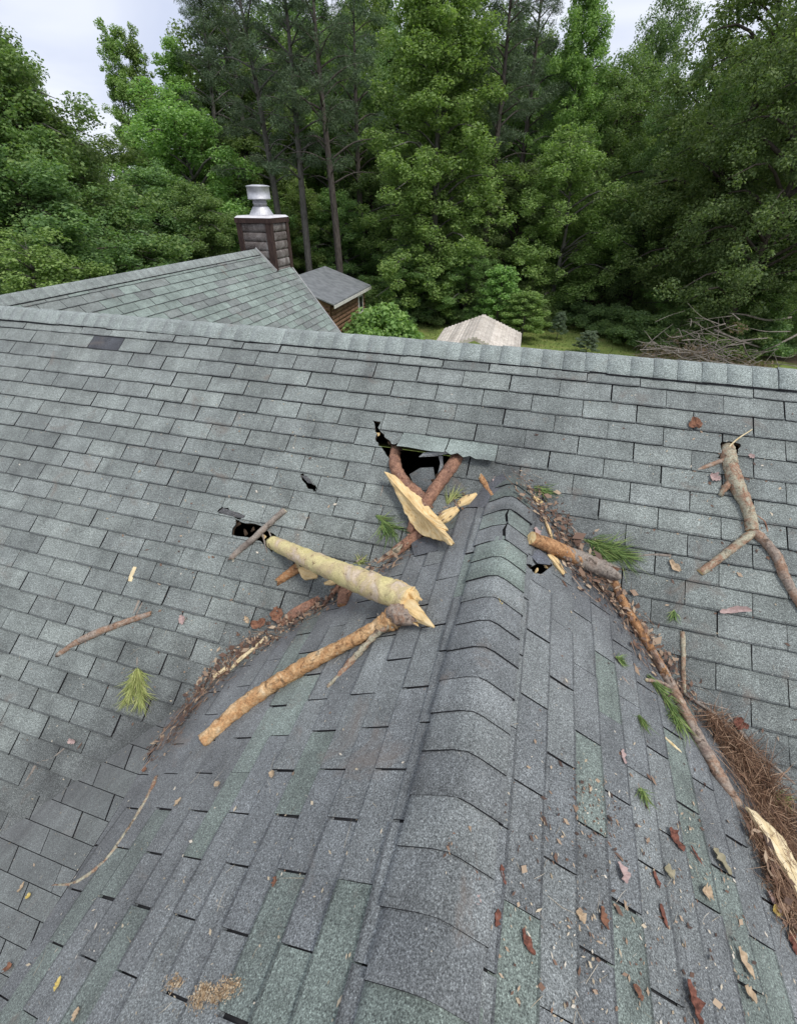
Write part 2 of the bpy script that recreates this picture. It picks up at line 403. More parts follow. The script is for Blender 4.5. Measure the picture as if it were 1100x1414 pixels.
# eight whole-tab meshes shared by every uncut shingle; local x along the course, y up the slope, z out
TABS = {}
def tab_mesh(kind, w, r, L):
    V, F, M = [], [], []; nx, ny = 5, 4; wv = [r.uniform(-0.0015, 0.0022) for _ in range(nx)]
    bt = r.uniform(0.0070, 0.0105); skew = r.uniform(-0.0015, 0.0015)
    ys = [0, r.uniform(0.007, 0.012), E*0.6, L]
    for j in range(ny):
        for i in range(nx):
            f = i/(nx-1); x = (f-0.5)*w; y = ys[j]
            if j == 0: y += wv[i]*0.9+skew*(f-0.5)*2
            if j == 0 and i in (0, nx-1): y += 0.002
            z = bt*(1-y/E)+0.0012 if y < E else 0.0006
            V.append((x, y, max(0.0004, z+(wv[i]*0.8 if j < 3 else 0))))
    for j in range(ny-1):
        for i in range(nx-1): a = j*nx+i; F.append((a, a+1, a+nx+1, a+nx)); M.append(2 if j == 0 else 0)  # lowest strip of each tab: course shadow line put into the colour
    ring = [j*nx for j in range(ny-1, 0, -1)]+list(range(nx))+[nx-1+j*nx for j in range(1, ny)]
    o = len(V)
    for i in ring: V.append((V[i][0], V[i][1], -0.016))
    for q in range(len(ring)-1): F.append((ring[q], o+q, o+q+1, ring[q+1])); M.append(1)
    return mesh('shingle', V, F, ['shingle', 'asphalt_edge', 'shingle_butt_shade'], M)
tr = random.Random(21)
for gap in (0.0065, 0.003):
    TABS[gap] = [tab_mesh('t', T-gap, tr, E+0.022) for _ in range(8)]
def frame_main(x, v, h=0.0):
    p = P_main(x, v, h); ex = np.array([1, 0, 0]); ey = np.array([0, CA_, SA_]); ez = np.array([0, -SA_, CA_]); return p, ex, ey, ez
def mat4(p, ex, ey, ez, rot=0.0):
    c, s = math.cos(rot), math.sin(rot); a = c*ex+s*ey; b = -s*ex+c*ey
    return Matrix(((a[0], b[0], ez[0], p[0]), (a[1], b[1], ez[1], p[1]), (a[2], b[2], ez[2], p[2]), (0, 0, 0, 1)))

class Field:                                             # shingles too far off frame to be picked apart
    def __init__(s): s.V = []; s.F = []; s.M = []; s.C = []
    def add(s, V, F, M, c):
        o = len(s.V); s.V += list(V); s.F += [tuple(i+o for i in f) for f in F]; s.M += list(M); s.C += [c]*len(F)
    def build(s, parent, label):
        if not s.F: return
        o = obj('shingle_field', s.V, s.F, ['shingle_field', 'asphalt_edge'], parent, s.M)
        at = o.data.attributes.new('tint', 'FLOAT_COLOR', 'FACE'); at.data.foreach_set('color', np.array(s.C, np.float32).ravel())
        o['kind'] = 'stuff'; o['label'] = label
def wave(x, v): return 0.0066+0.0035*math.sin(x*2.1+0.7)+0.003*math.sin(v*3.3+x*1.1)
WEDGE = [(X0, -Z0/SA_), (X0-9/TB, 9/SA_-Z0/SA_), (X0+9/TB, 9/SA_-Z0/SA_)]
sr = random.Random(5)
mfield = Field(); n_main = 0
# tabs to lift or leave out: which tab holds a given photo point
def tab_id(px, py):
    x, v = main_xv(px, py); r = math.ceil(v/E); off = 0.0 if r % 2 else 0.5
    return r, math.floor(x/T-off)
FLAPS = {tab_id(590, 610): 'flap', tab_id(655, 622): 'flap'}
DARKTAB = tab_id(145, 477)
flap_tabs = []
for r in range(0, 43):
    off = 0.0 if r % 2 else 0.5
    for j in range(-24, 30):
        u0 = j+off; xa, xb = u0*T, (u0+1)*T
        if xa < XL or xb > XR: continue
        va, vb = max(V_RIDGE+0.02, (r-1)*E-0.022), r*E
        gl = 0.003 if (j+r) % 3 == 0 and sr.random() < 0.5 else 0.0065
        cx = (xa+xb)/2+sr.uniform(-.0022, .0022); h = wave(cx, vb); rot = sr.gauss(0, 0.004)
        col = tint(sr, 'main'); corners = [P_main(a, b) for a in (xa, xb) for b in ((r-1)*E, vb)]
        wedge_top = -Z0/SA_
        half = max(0, (vb-wedge_top)*SA_/TB)
        if vb > wedge_top and xa > X0-(max(0, (va-wedge_top))*SA_/TB) and xb < X0+(max(0, (va-wedge_top))*SA_/TB):
            full_inside = True
        else: full_inside = False
        vis = any(in_frame(c) for c in corners)
        w = (T-gl)/2
        rect = [(cx-w, va), (cx+w, va), (cx+w, vb), (cx-w, vb)]
        H = lambda a, b, r=r, h=h: h+0.0012+0.0085*max(0.0, (b-(r-1)*E)/E)
        if full_inside and not (xa < X0-0.9): continue
        if (r, j) in FLAPS: flap_tabs.append((r, cx, vb, col)); continue
        pieces = subtract([rect], WEDGE)
        cutw = len(pieces) != 1 or abs(abs(area(pieces[0]))-abs(area(rect))) > 1e-6 if pieces else True
        for t in MAIN_TRI: pieces = subtract(pieces, t)
        whole = len(pieces) == 1 and abs(abs(area(pieces[0]))-abs(area(rect))) < 1e-6
        lap = []
        if r >= 17 and xb > X0-2.6 and xa < X0 and cutw:
            # part that laps over the valley: follow the sight line of the flat course onto the gable plane
            n = np.array([-SB, 0, CB])
            pl = clip([(cx-w, (r-1)*E+0.004), (cx+w, (r-1)*E+0.004), (cx+w, vb), (cx-w, vb)], TB, SA_, Z0-TB*X0)
            if len(pl) > 2:
                q = []
                for a_, b_ in pl:
                    p = P_main(a_, b_); d = p-CAM; t = ((np.array([X0, 0, Z0])-CAM)@n)/(d@n); g = CAM+t*d
                    q.append((g[1], (X0-g[0])/CB))
                # keep what lies outside (larger d than) the lap line
                for (y1, d1), (y2, d2) in zip(LAP, LAP[1:]):
                    seg = clip(clip(q, -1, 0, y1), 1, 0, -y2)
                    if len(seg) > 2:
                        k = (d2-d1)/(y2-y1); seg = clip(seg, -k, 1, k*y1-d1)
                        if len(seg) > 2 and abs(area(seg)) > 2e-5: lap.append(seg)
        if not pieces and not lap: continue
        if vis and whole and n_main < 400:
            p, ex, ey, ez = frame_main(cx, vb, h)
            o = bpy.data.objects.new('shingle', sr.choice(TABS[gl])); o.matrix_basis = mat4(p, ex, ey, ez, rot)
            o.color = col if (r, j) != DARKTAB else (0.062, 0.066, 0.075, 1)
            put(o, main_roof); n_main += 1
        else:
            V, F, M = slab(pieces, P_main, H)
            if lap:
                V2, F2, M2 = slab(lap, P_gab(-1), lambda a, b: 0.009); oo = len(V); V = list(V)+list(V2); F = list(F)+[tuple(i+oo for i in f) for f in F2]; M = list(M)+list(M2)
            if not F: continue
            if vis or any(in_frame(x) for x in V):
                o = obj('shingle', V, F, ['shingle', 'asphalt_edge'], main_roof, M); o.color = col; n_main += 1
            else: mfield.add(V, F, M, col)
mfield.build(main_roof, 'shingles of the broad slope beyond the picture')

# lifted, curled flaps above the big hole
for k, (r, cx, vb, col) in enumerate(flap_tabs):
    V, F, M = [], [], []; nx, ny = 9, 6; w = T-0.006
    for j in range(ny):
        for i in range(nx):
            fx, fy = i/(nx-1), j/(ny-1); x = cx+(fx-0.5)*w; v = vb+0.012-(1-fy)*(E+0.014)
            lift = 0.082*fy**1.3*(1.0 if k == 0 else 1.0-0.35*fx)+0.006+0.006*math.sin(fx*7+k)*fy
            ragg = (0.010*math.sin(fx*23+k*2)+0.007*math.sin(fx*51))*(1 if j == ny-1 and k == 1 and fx < 0.65 else 0)
            V.append(P_main(x, v-ragg, lift+0.004))
    nt = nx*ny
    V += [a-np.array([0, -SA_, CA_])*0.005 for a in V]
    for j in range(ny-1):
        for i in range(nx-1):
            a = j*nx+i; F.append((a, a+nx, a+nx+1, a+1)); M.append(0); F.append((nt+a, nt+a+1, nt+a+nx+1, nt+a+nx)); M.append(1)
    ring = [(i, i+1) for i in range(nx-1)]+[((ny-1)*nx+i+1, (ny-1)*nx+i) for i in range(nx-1)]+[((j+1)*nx, j*nx) for j in range(ny-1)]+[(j*nx+nx-1, (j+1)*nx+nx-1) for j in range(ny-1)]
    for a, b in ring: F.append((a, b, nt+b, nt+a)); M.append(1)
    o = obj('shingle', V, F, ['shingle', 'asphalt_edge'], main_roof, M); o.color = (0.272, 0.318, 0.286, 1); o['label'] = 'shingle tab bent up over the hole'
def torn(pts, mat_col, name='shingle_scrap', th=0.005, label=None, parent=None, curl=0.012, hs=None):
    """scrap of shingle from photo points with heights; subdivided fan"""
    P3 = [on_roof(x, y, h) for x, y, h in pts]; c = sum(P3)/len(P3); n = roof_n(c)
    V = [c+n*curl]+P3; m = len(P3); V += [a-n*th for a in V]; F = []; M = []
    for i in range(m):
        a, b = 1+i, 1+(i+1) % m
        F += [(0, a, b), (m+1, m+1+b, m+1+a), (a, m+1+a, m+1+b, b)]; M += [0, 1, 1]
    o = obj(name, V, F, ['shingle', 'asphalt_edge'], parent or main_roof, M); o.color = mat_col
    if label: o['label'] = label
    return o
torn([(578, 631, .05), (584, 625, .06), (612, 621, .065), (624, 625, .06), (600, 630, .05)], (0.30, 0.32, 0.32, 1), label='pale torn strip of shingle hanging in the hole')
torn([(565, 655, -.05), (580, 646, -.035), (598, 645, -.03), (601, 662, -.02), (592, 677, -.01), (574, 677, -.02)], (0.15, 0.165, 0.165, 1), label='shingle tab pushed down into the hole')
torn([(649, 640, .006), (676, 641, .008), (676, 664, .010), (648, 664, .008)], (0.15, 0.155, 0.155, 1), curl=0.004)
torn([(640, 700, .004), (668, 668, .004), (690, 652, .006), (705, 664, .010), (672, 700, .012)], (0.15, 0.16, 0.17, 1), curl=0.008)
torn([(604, 627, .03), (611, 630, .03), (612, 645, .0), (604, 655, -.02), (608, 640, .01)], (0.27, 0.28, 0.28, 1), curl=0.003)
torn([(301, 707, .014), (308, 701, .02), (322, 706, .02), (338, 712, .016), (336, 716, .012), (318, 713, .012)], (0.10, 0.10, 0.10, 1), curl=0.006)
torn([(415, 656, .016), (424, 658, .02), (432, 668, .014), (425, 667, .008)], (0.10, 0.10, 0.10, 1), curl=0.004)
torn([(566, 746, .012), (600, 738, .012), (604, 760, .012), (572, 768, .012)], (0.12, 0.13, 0.14, 1), curl=0.004)

# ------------------------------------------------------------------ ridge caps
def cap_profile(half, rise, n=5):
    """(distance from ridge signed, drop factor) rounded crest"""
    out = []
    for i in range(-n, n+1):
        out.append(half*(abs(i)/n)**0.85*(1 if i >= 0 else -1))
    return out
def cap(parent, crest, along, sideA, sideB, length, half, col, hA, hB, thick=0.005, jagg=None, ro=0.016):
    """crest: point on the ridge at the covered end; along: unit vector to the exposed end; sideX: unit vectors down each slope"""
    prof = cap_profile(half, 0); V, F, M = [], [], []; nl = 3; upv = np.array([0, 0, 1.0]); np_ = len(prof)
    for j in range(nl):
        f = j/(nl-1); h = hA+(hB-hA)*f
        for q in prof:
            d = abs(q); side = sideA if q < 0 else sideB; nn = -(np.cross(along, side)); nn = nn/np.linalg.norm(nn); nn = nn if nn[2] > 0 else -nn
            rr = max(0.0, 1-d/0.045); drop = ro*rr*rr*0.55
            p = crest+along*(length*f)+side*d+nn*h-upv*drop
            V.append(p)
    m = len(V); V += [v-upv*(thick+0.006) for v in V]
    for j in range(nl-1):
        for i in range(np_-1):
            a = j*np_+i; F.append((a, a+1, a+np_+1, a+np_)); M.append(0)
    for i in range(np_-1): a = (nl-1)*np_+i; F.append((a, a+1, m+a+1, m+a)); M.append(1)
    for j in range(nl-1):
        a = j*np_; F.append((a, a+np_, m+a+np_, m+a)); M.append(1)
        a = j*np_+np_-1; F.append((a+np_, a, m+a, m+a+np_)); M.append(1)
    o = obj('ridge_cap', V, F, ['shingle', 'asphalt_edge'], parent, M, smooth=[x == 0 for x in M]); o.color = col
    return o
cr_ = random.Random(9)
# long main ridge
sA, sB = np.array([0, -CA_, -SA_]), np.array([0, CA_, -SA_]); ry, rz = -V_RIDGE*CA_, -V_RIDGE*SA_
x = -6.9
while x < 8.8:
    g = cr_.uniform(1.0, 1.06); c = (0.282*g, 0.318*g, 0.295*g, 1)
    cap(main_roof, np.array([x+0.16, ry, rz+0.016+cr_.uniform(-.002, .002)]), np.array([-1.0, 0, 0]), sA, sB, 0.165, 0.148+cr_.uniform(-.004, .004), c, 0.007, 0.0095+cr_.uniform(0, .002))
    x += 0.132
# cross-gable ridge
sL, sR = np.array([-CB, 0, -SB]), np.array([CB, 0, -SB])
CRACK = (0, 1)
for n in range(-3, 34):
    yb = -1.0854-0.1322*n
    if yb < YF: break
    c = tint(cr_, 'gable'); half = 0.149+cr_.uniform(-.005, .005)
    L = 0.165
    if n <= -2: half = 0.13
    o = cap(gable_roof, np.array([X0+cr_.uniform(-.004, .004), yb+L, Z0+0.016]), np.array([0, -1.0, 0]), sL, sR, L, half, c, 0.003, 0.009+cr_.uniform(0, .003))
    if n in (0, 1):
        # split along the crest: pull the crest rows apart by cutting a ragged gap
        me = o.data; npf = 11; keep = []
        V = [v.co.copy() for v in me.vertices]; m = 33
        for vi in range(len(V)):
            i = (vi % m) % npf; j = (vi % m)//npf
            jg = (0.004, -0.006, 0.003, 0.007, -0.004, 0.002)[j+3*(n % 2)]
            if i == 5: V[vi].x += 0.006+jg; V[vi].z += 0.002
            if i == 4: V[vi].x += 0.036+jg*1.3-(0.004 if j == 1 else 0); V[vi].z += 0.008
        F = []; M = []
        for p in me.polygons:
            vs = list(p.vertices)
            if p.material_index == 0 and {v % m % npf for v in vs} == {4, 5}: continue
            F.append(vs); M.append(p.material_index)
        nm = mesh('ridge_cap', V, F, ['shingle', 'asphalt_edge'], M); o.data = nm; o['label'] = 'ridge cap split open along its crest'

# ------------------------------------------------------------------ cross-gable shingles
gfield = Field()
for s in (-1, 1):
    P = P_gab(s); y_off = -2.3208 if s < 0 else -2.255
    d_line = 0.0669 if s < 0 else 0.052
    for c in range(0, 20):
        da, db = d_line+E*(c), d_line+E*(c+1)           # visible between the lines, butt at db
        if db > DE+0.05: break
        par = 0.0 if (c % 2 == 1) else T/2
        for j in range(-16, 12):
            ya = y_off+par+j*T; yb = ya+T
            if yb < YF: continue
            gl = 0.006; cy = (ya+yb)/2+sr.uniform(-.003, .003); w = (T-gl)/2
            rect = [(cy-w, da-0.022), (cy+w, da-0.022), (cy+w, db), (cy-w, db)]
            pl = valley_ok(rect)
            pieces = [pl] if len(pl) > 2 else []
            if s < 0 and pieces:
                out = []
                for pc in pieces:
                    a0 = clip(pc, 1, 0, -LAP[0][0])
                    if len(a0) > 2: out.append(a0)
                    for (y1, d1), (y2, d2) in zip(LAP, LAP[1:]):
                        seg = clip(clip(pc, -1, 0, y1), 1, 0, -y2)
                        if len(seg) > 2:
                            k = (d2-d1)/(y2-y1); seg = clip(seg, k, -1, -(k*y1-d1))
                            if len(seg) > 2 and abs(area(seg)) > 1e-6: out.append(seg)
                pieces = out
            if s > 0:
                for t in GTRI: pieces = subtract(pieces, t)
            pieces = [p for p in pieces if len(p) > 2 and abs(area(p)) > 1e-5]
            if not pieces: continue
            col = tint(sr, 'gable'); h = 0.0022+0.002*math.sin(cy*4+c); bt = sr.uniform(0.005, 0.009)
            whole = len(pieces) == 1 and abs(abs(area(pieces[0]))-abs(area(rect))) < 1e-6
            vis = any(in_frame(P(a, b)) for pc in pieces for a, b in pc)
            if vis and whole:
                ex = np.array([0, 1.0, 0]) if s > 0 else np.array([0, -1.0, 0])
                ey = -np.array([s*CB, 0, -SB]); ez = np.array([s*SB, 0, CB])
                o = bpy.data.objects.new('shingle', sr.choice(TABS[0.0065])); o.matrix_basis = mat4(P(cy, db, h), ex, ey, ez, sr.gauss(0, 0.005))
                o.color = col; put(o, gable_roof); o.matrix_parent_inverse = Matrix()
            else:
                V, F, M = slab(pieces, P, lambda a, b: h+0.0012+bt*max(0.0, (b-da)/E))
                if vis:
                    o = obj('shingle', V, F, ['shingle', 'asphalt_edge'], gable_roof, M); o.color = col; o.matrix_parent_inverse = Matrix()
                else: gfield.add(V, F, M, col)
gfield.build(gable_roof, 'cross gable shingles beyond the picture')
torn([(796, 765, .008), (806, 768, .02), (817, 781, .022), (802, 778, .008)], (0.14, 0.15, 0.17, 1), parent=gable_roof, curl=0.004)
torn([(729, 764, .008), (744, 758, .012), (757, 770, .018), (760, 780, .02), (742, 778, .02)], (0.13, 0.14, 0.16, 1), parent=gable_roof, curl=0.01)

# ------------------------------------------------------------------ rear wing
XW, ZW, TW = -2.26, 0.03, 0.95
BW = math.atan(TW); CW, SW = math.cos(BW), math.sin(BW)
def P_wing(y, d, h=0.0): return np.array([XW+d*CW+h*SW, y, ZW-d*SW+h*CW])
def wing_yd(px, py):
    n = np.array([SW, 0, CW]); d = ray(px, py); t = ((np.array([XW, 0, ZW])-CAM)@n)/(d@n); p = CAM+t*d
    return (p[1], (p[0]-XW)/CW)
ra, rb = wing_yd(405, 372), wing_yd(470, 460)            # rake line
kr = (rb[0]-ra[0])/(rb[1]-ra[1]); ytop = ra[0]-kr*ra[1]
DWE = 3.4
wing_roof = deck('wing_roof', [[(0.4, 0), (ytop, 0), (ytop+kr*DWE, DWE), (0.4, DWE)]], P_wing, house)
wing_roof['label'] = 'rear wing roof of pale green-grey shingles with the chimney'
obj('back_slope', [(XW, 0.0, ZW), (XW, ytop, ZW), (XW-3.0, ytop, ZW-3.0*0.7), (XW-3.0, 0.0, ZW-3.0*0.7)], [(3, 2, 1, 0)], ['felt'], house)
pts = [(XW-2.8, ZG), (XW+DWE*CW-0.2, ZG), (XW+DWE*CW-0.2, ZW-DWE*SW+0.1), (XW, ZW-0.05), (XW-2.8, ZW-2.0)]
yy = [ytop-0.3, ytop-0.3+kr*DWE, ytop-0.3+kr*DWE, ytop-0.3, ytop-0.3]
V = [(a, y_, b) for (a, b), y_ in zip(pts, yy)]+[(a, y_-0.15, b) for (a, b), y_ in zip(pts, yy)]
obj('wall', V, [tuple(range(4, -1, -1)), tuple(range(5, 10))]+[(i, 5+i, 5+(i+1) % 5, (i+1) % 5) for i in range(5)], ['siding'], house)
wfield = Field(); nw = 0
for c in range(0, 26):
    da, db = 0.06+0.127*c, 0.06+0.127*(c+1)
    par = 0 if c % 2 else T/2
    for j in range(0, 28):
        ya = 0.3+par+j*T; yb = ya+T
        cy = (ya+yb)/2; w = (T-0.008)/2
        rect = [(cy-w, da-0.02), (cy+w, da-0.02), (cy+w, db), (cy-w, db)]
        pl = clip(rect, -1, kr, ytop-0.0)
        if len(pl) < 3 or abs(area(pl)) < 1e-5: continue
        col = tint(sr, 'wing')
        pp = [P_wing(a, b) for a, b in pl]
        # seen above the long ridge?
        vis = any(in_frame(p) and to_px(p)[1] < 434+to_px(p)[0]*0.079 for p in pp)
        if vis and len(pl) == 4 and abs(abs(area(pl))-abs(area(rect))) < 1e-6:
            o = bpy.data.objects.new('shingle', sr.choice(TABS[0.0065]))
            o.matrix_basis = mat4(P_wing(cy, db, 0), np.array([0, 1.0, 0]), -np.array([CW, 0, -SW]), np.array([SW, 0, CW]), sr.gauss(0, 0.004))
            o.color = col; put(o, wing_roof); nw += 1
        else:
            V, F, M = slab([pl], P_wing, lambda a, b: 0.0012+0.007*max(0.0, (b-da)/E))
            if vis: o = obj('shingle', V, F, ['shingle', 'asphalt_edge'], wing_roof, M); o.color = col; nw += 1
            else: wfield.add(V, F, M, col)
wfield.build(wing_roof, 'wing shingles hidden behind the long ridge')
y = 0.5
while y < ytop-0.1:
    g = cr_.uniform(0.97, 1.08)
    cap(wing_roof, np.array([XW, y, ZW+0.016]), np.array([0, 1.0, 0]), np.array([-CW, 0, -SW]), np.array([CW, 0, -SW]), 0.16, 0.15, (0.27*g, 0.30*g, 0.28*g, 1), 0.004, 0.010)
    y += 0.132
# rake trim
a, b = P_wing(ytop+0.012, 0, 0.012), P_wing(ytop+kr*DWE+0.012, DWE, 0.012)
e = np.array([SW, 0, CW]); f = np.array([0, 1, 0.0])
obj('rake_trim', *hex_vf([a-e*.05, b-e*.05, b-e*.05+f*.02, a-e*.05+f*.02], [a, b, b+f*.02, a+f*.02]), ['drip_edge'], house)

# ------------------------------------------------------------------ chimney: log-sided box with corner boards, pan and metal cowl
bark('chimney_log', [(0.085, 0.07, 0.062), (0.17, 0.148, 0.136), (0.34, 0.318, 0.30)], 12, 0.008, 5)
simple('chimney_board', (0.035, 0.022, 0.019), (0.075, 0.048, 0.04), 9, bump=0.003, stretch=(4, 4, 1))
k = NB('galvanised', 0.58, 0.5); k.b.inputs['Metallic'].default_value = 0.6
k.color(k.ramp(k.noise(k.obj(), 8, 4, 0.6), (0.35, (0.40, 0.40, 0.42)), (0.65, (0.62, 0.62, 0.64))))
simple('painted_pan', (0.62, 0.60, 0.61), (0.74, 0.72, 0.73), 9, 0.5, 0.4)
cx1, cy1 = -1.857, 6.2155; SZ = 0.73; cx0, cy2 = cx1-SZ, cy1+SZ; zt, zb = 0.575, -0.75
chim = empty('chimney', ((cx0+cx1)/2, (cy1+cy2)/2, zb), 'log-sided chimney box with dark corner boards, at the wing ridge end', 'chimney')
obj('core', *box_vf(((cx0+cx1)/2, (cy1+cy2)/2, (zt+zb)/2-.02), (SZ-0.07, SZ-0.07, zt-zb-0.05)), ['chimney_board'], chim)
for i in range(6):
    zc = zt-0.175-i*0.155
    for ax, sgn in ((0, -1), (1, 1), (0, 1), (1, -1)):
        V, F = [], []; n = 7
        for e_ in (-1, 1):
            for q in range(n):
                th = math.pi*q/(n-1); out = 0.024*math.sin(th)**0.7+0.002; zz = zc+0.075*math.cos(th)
                L2 = (SZ/2-0.05)*e_
                if ax == 0: V.append(((cx0+cx1)/2+L2, (cy1+cy2)/2+sgn*(SZ/2-0.032+out), zz))
                else: V.append(((cx0+cx1)/2+sgn*(SZ/2-0.032+out), (cy1+cy2)/2+L2, zz))
        F = [(q, q+1, n+q+1, n+q) for q in range(n-1)]
        obj('log', V, F, ['chimney_log'], chim, smooth=True)
for ix in (cx0, cx1):
    for iy in (cy1, cy2):
        obj('corner_board', *box_vf((ix+(0.05 if ix == cx0 else -0.05)*0.9, iy+(0.05 if iy == cy1 else -0.05)*0.9, (zt+zb)/2-.03), (0.11, 0.11, zt-zb-0.06)), ['chimney_board'], chim)
for ax in (0, 1):
    for sgn in (-1, 1):
        c = np.array([(cx0+cx1)/2, (cy1+cy2)/2, zt-0.055]); c[1-ax] += sgn*(SZ/2+0.002)
        sz = [0.035, 0.035, 0.085]; sz[ax] = SZ+0.06 if ax == 0 else SZ-0.033
        obj('top_board', *box_vf(c, sz), ['chimney_board'], chim)
obj('top_pan', *hex_vf([(cx0-.02, cy1-.02, zt-.012), (cx1+.02, cy1-.02, zt-.012), (cx1+.02, cy2+.02, zt-.012), (cx0-.02, cy2+.02, zt-.012)],
    [(cx0+.02, cy1+.02, zt+.022), (cx1-.02, cy1+.02, zt+.022), (cx1-.02, cy2-.02, zt+.022), (cx0+.02, cy2-.02, zt+.022)]), ['painted_pan'], chim)
def lathe(c, prof, n=28):
    V, F = [], []
    for r_, z in prof:
        for i in range(n): V.append((c[0]+r_*math.cos(2*math.pi*i/n), c[1]+r_*math.sin(2*math.pi*i/n), c[2]+z))
    for j in range(len(prof)-1):
        for i in range(n): F.append((j*n+i, j*n+(i+1) % n, (j+1)*n+(i+1) % n, (j+1)*n+i))
    return V, F
cc = ((cx0+cx1)/2, (cy1+cy2)/2, zt+0.02)
# flue cowl stands on the pan
obj('flashing_cone', *lathe(cc, [(0.235, 0), (0.235, 0.012), (0.15, 0.14), (0.145, 0.145)]), ['galvanised'], chim, smooth=False)
obj('flue_pipe', *lathe(cc, [(0.128, 0.10), (0.128, 0.185), (0.138, 0.19), (0.138, 0.205), (0.128, 0.21), (0.128, 0.32)]), ['galvanised'], chim, smooth=True)
ob = obj('cowl', *lathe(cc, [(0.12, 0.262), (0.205, 0.258), (0.225, 0.27), (0.225, 0.275), (0.215, 0.28), (0.215, 0.455), (0.228, 0.46), (0.228, 0.475), (0.2, 0.482), (0.10, 0.495), (0.0, 0.498)]), ['galvanised'], chim, smooth=True)
for i in range(6):
    a = math.pi*i/3; obj('cowl_strap', *box_vf((cc[0]+.132*math.cos(a), cc[1]+.132*math.sin(a), cc[2]+.24), (.012, .012, .08)), ['galvanised'], chim)
# flashing where the box meets the roof
a, b = P_wing(cy1-0.016, -0.01, 0.0), P_wing(cy1-0.016, (cx1-XW)/CW, 0.0); e = np.array([SW, 0, CW]); f = np.array([0, 1, 0.0])
obj('flashing', *hex_vf([a, b, b+f*.01, a+f*.01], [a+e*.05, b+e*.05, b+e*.05+f*.01, a+e*.05+f*.01]), ['drip_edge'], chim)
# ------------------------------------------------------------------ branches
def catmull(P, n):
    P = [np.asarray(p, float) for p in P]
    if len(P) == 2: return [P[0]+(P[1]-P[0])*t for t in np.linspace(0, 1, n+1)]
    Q = [2*P[0]-P[1]]+P+[2*P[-1]-P[-2]]; out = []
    for i in range(1, len(Q)-2):
        for k in range(n):
            t = k/n; a, b, c, d = Q[i-1], Q[i], Q[i+1], Q[i+2]
            out.append(0.5*(2*b+(c-a)*t+(2*a-5*b+4*c-d)*t*t+(3*b-a-3*c+d)*t**3))
    return out+[P[-1]]
def tube(P, R, sides=10, sub=4, rough=0.10, seed=0, ends=('cut', 'cut')):
    """tapered, uneven limb; returns V, F, M (M=1 on the end faces)"""
    r = random.Random(seed); pts = catmull(P, sub); rad = [float(x[0]) for x in catmull([np.array([a]) for a in R], sub)]
    V, F, M, S = [], [], [], []; n = len(pts)
    tg = pts[1]-pts[0]; up = np.array([0, 0, 1.0]) if abs(tg[2]) < 0.9*np.linalg.norm(tg) else np.array([1.0, 0, 0])
    nz = [[r.uniform(-1, 1) for _ in range(sides)] for _ in range(n)]
    for i, p in enumerate(pts):
        t = pts[min(i+1, n-1)]-pts[max(i-1, 0)]; t = t/(np.linalg.norm(t)+1e-12)
        a = up-t*(up@t); a = a/np.linalg.norm(a); b = np.cross(t, a); up = a
        lump = 1+0.025*math.sin(i*1.3+seed)+0.035*math.sin(i*0.37+seed*2)
        for k in range(sides):
            th = 2*math.pi*k/sides; rr = max(0.0004, rad[i])*lump*(1+rough*nz[i][k])
            off = np.zeros(3)
            for e, (idx, sg) in enumerate(((0, -1), (n-1, 1))):
                if i == idx and ends[e] == 'jag': off = t*sg*rad[i]*r.uniform(-0.6, 1.6)
                if i == idx and ends[e] == 'cut': off = t*sg*rad[i]*0.12*nz[i][k]
            V.append(p+rr*(math.cos(th)*a+math.sin(th)*b)+off)
    for i in range(n-1):
        for k in range(sides):
            k2 = (k+1) % sides; F.append((i*sides+k, i*sides+k2, (i+1)*sides+k2, (i+1)*sides+k)); M.append(0); S.append(True)
    for base, idx, sg in ((0, 0, -1), ((n-1)*sides, n-1, 1)):
        c = len(V); t = pts[min(idx+1, n-1)]-pts[max(idx-1, 0)]; t = t/(np.linalg.norm(t)+1e-12)
        V.append(pts[idx]+t*sg*rad[idx]*(0.1 if ends[0 if sg < 0 else 1] != 'jag' else 0.5))
        for k in range(sides):
            q = (base+k, base+(k+1) % sides, c); F.append(q if sg > 0 else q[::-1]); M.append(1); S.append(False)
    return V, F, M, S
def lay(pts):
    """photo points (px, py, clearance) resting on the roof"""
    return [on_roof(x, y, h) for x, y, h in pts]
def chord(pix, A, Bp):
    """photo points along a rigid limb between two known 3-D ends (inverse-depth interpolation)"""
    da, db = depth_of(A), depth_of(Bp); L = [0.0]
    for p, q in zip(pix, pix[1:]): L.append(L[-1]+math.dist(p, q))
    return [at_depth(x, y, 1/((1-l/L[-1])/da+(l/L[-1])/db)) for (x, y), l in zip(pix, L)]
def pxr(P, R): return [r*depth_of(p)/FPX for p, r in zip(P, R)]
seedc = [100]
def limb(name, P, Rpx, mat, parent=None, endmat='end_grain', ends=('cut', 'cut'), sides=12, sub=5, rough=0.08):
    seedc[0] += 1
    V, F, M, S = tube(P, pxr(P, Rpx), sides, sub+2, rough*1.3, seedc[0], ends)
    return obj(name, V, F, [mat, endmat], parent, M, S)
def base_of(P): q = min(P, key=lambda p: p[2]); return q
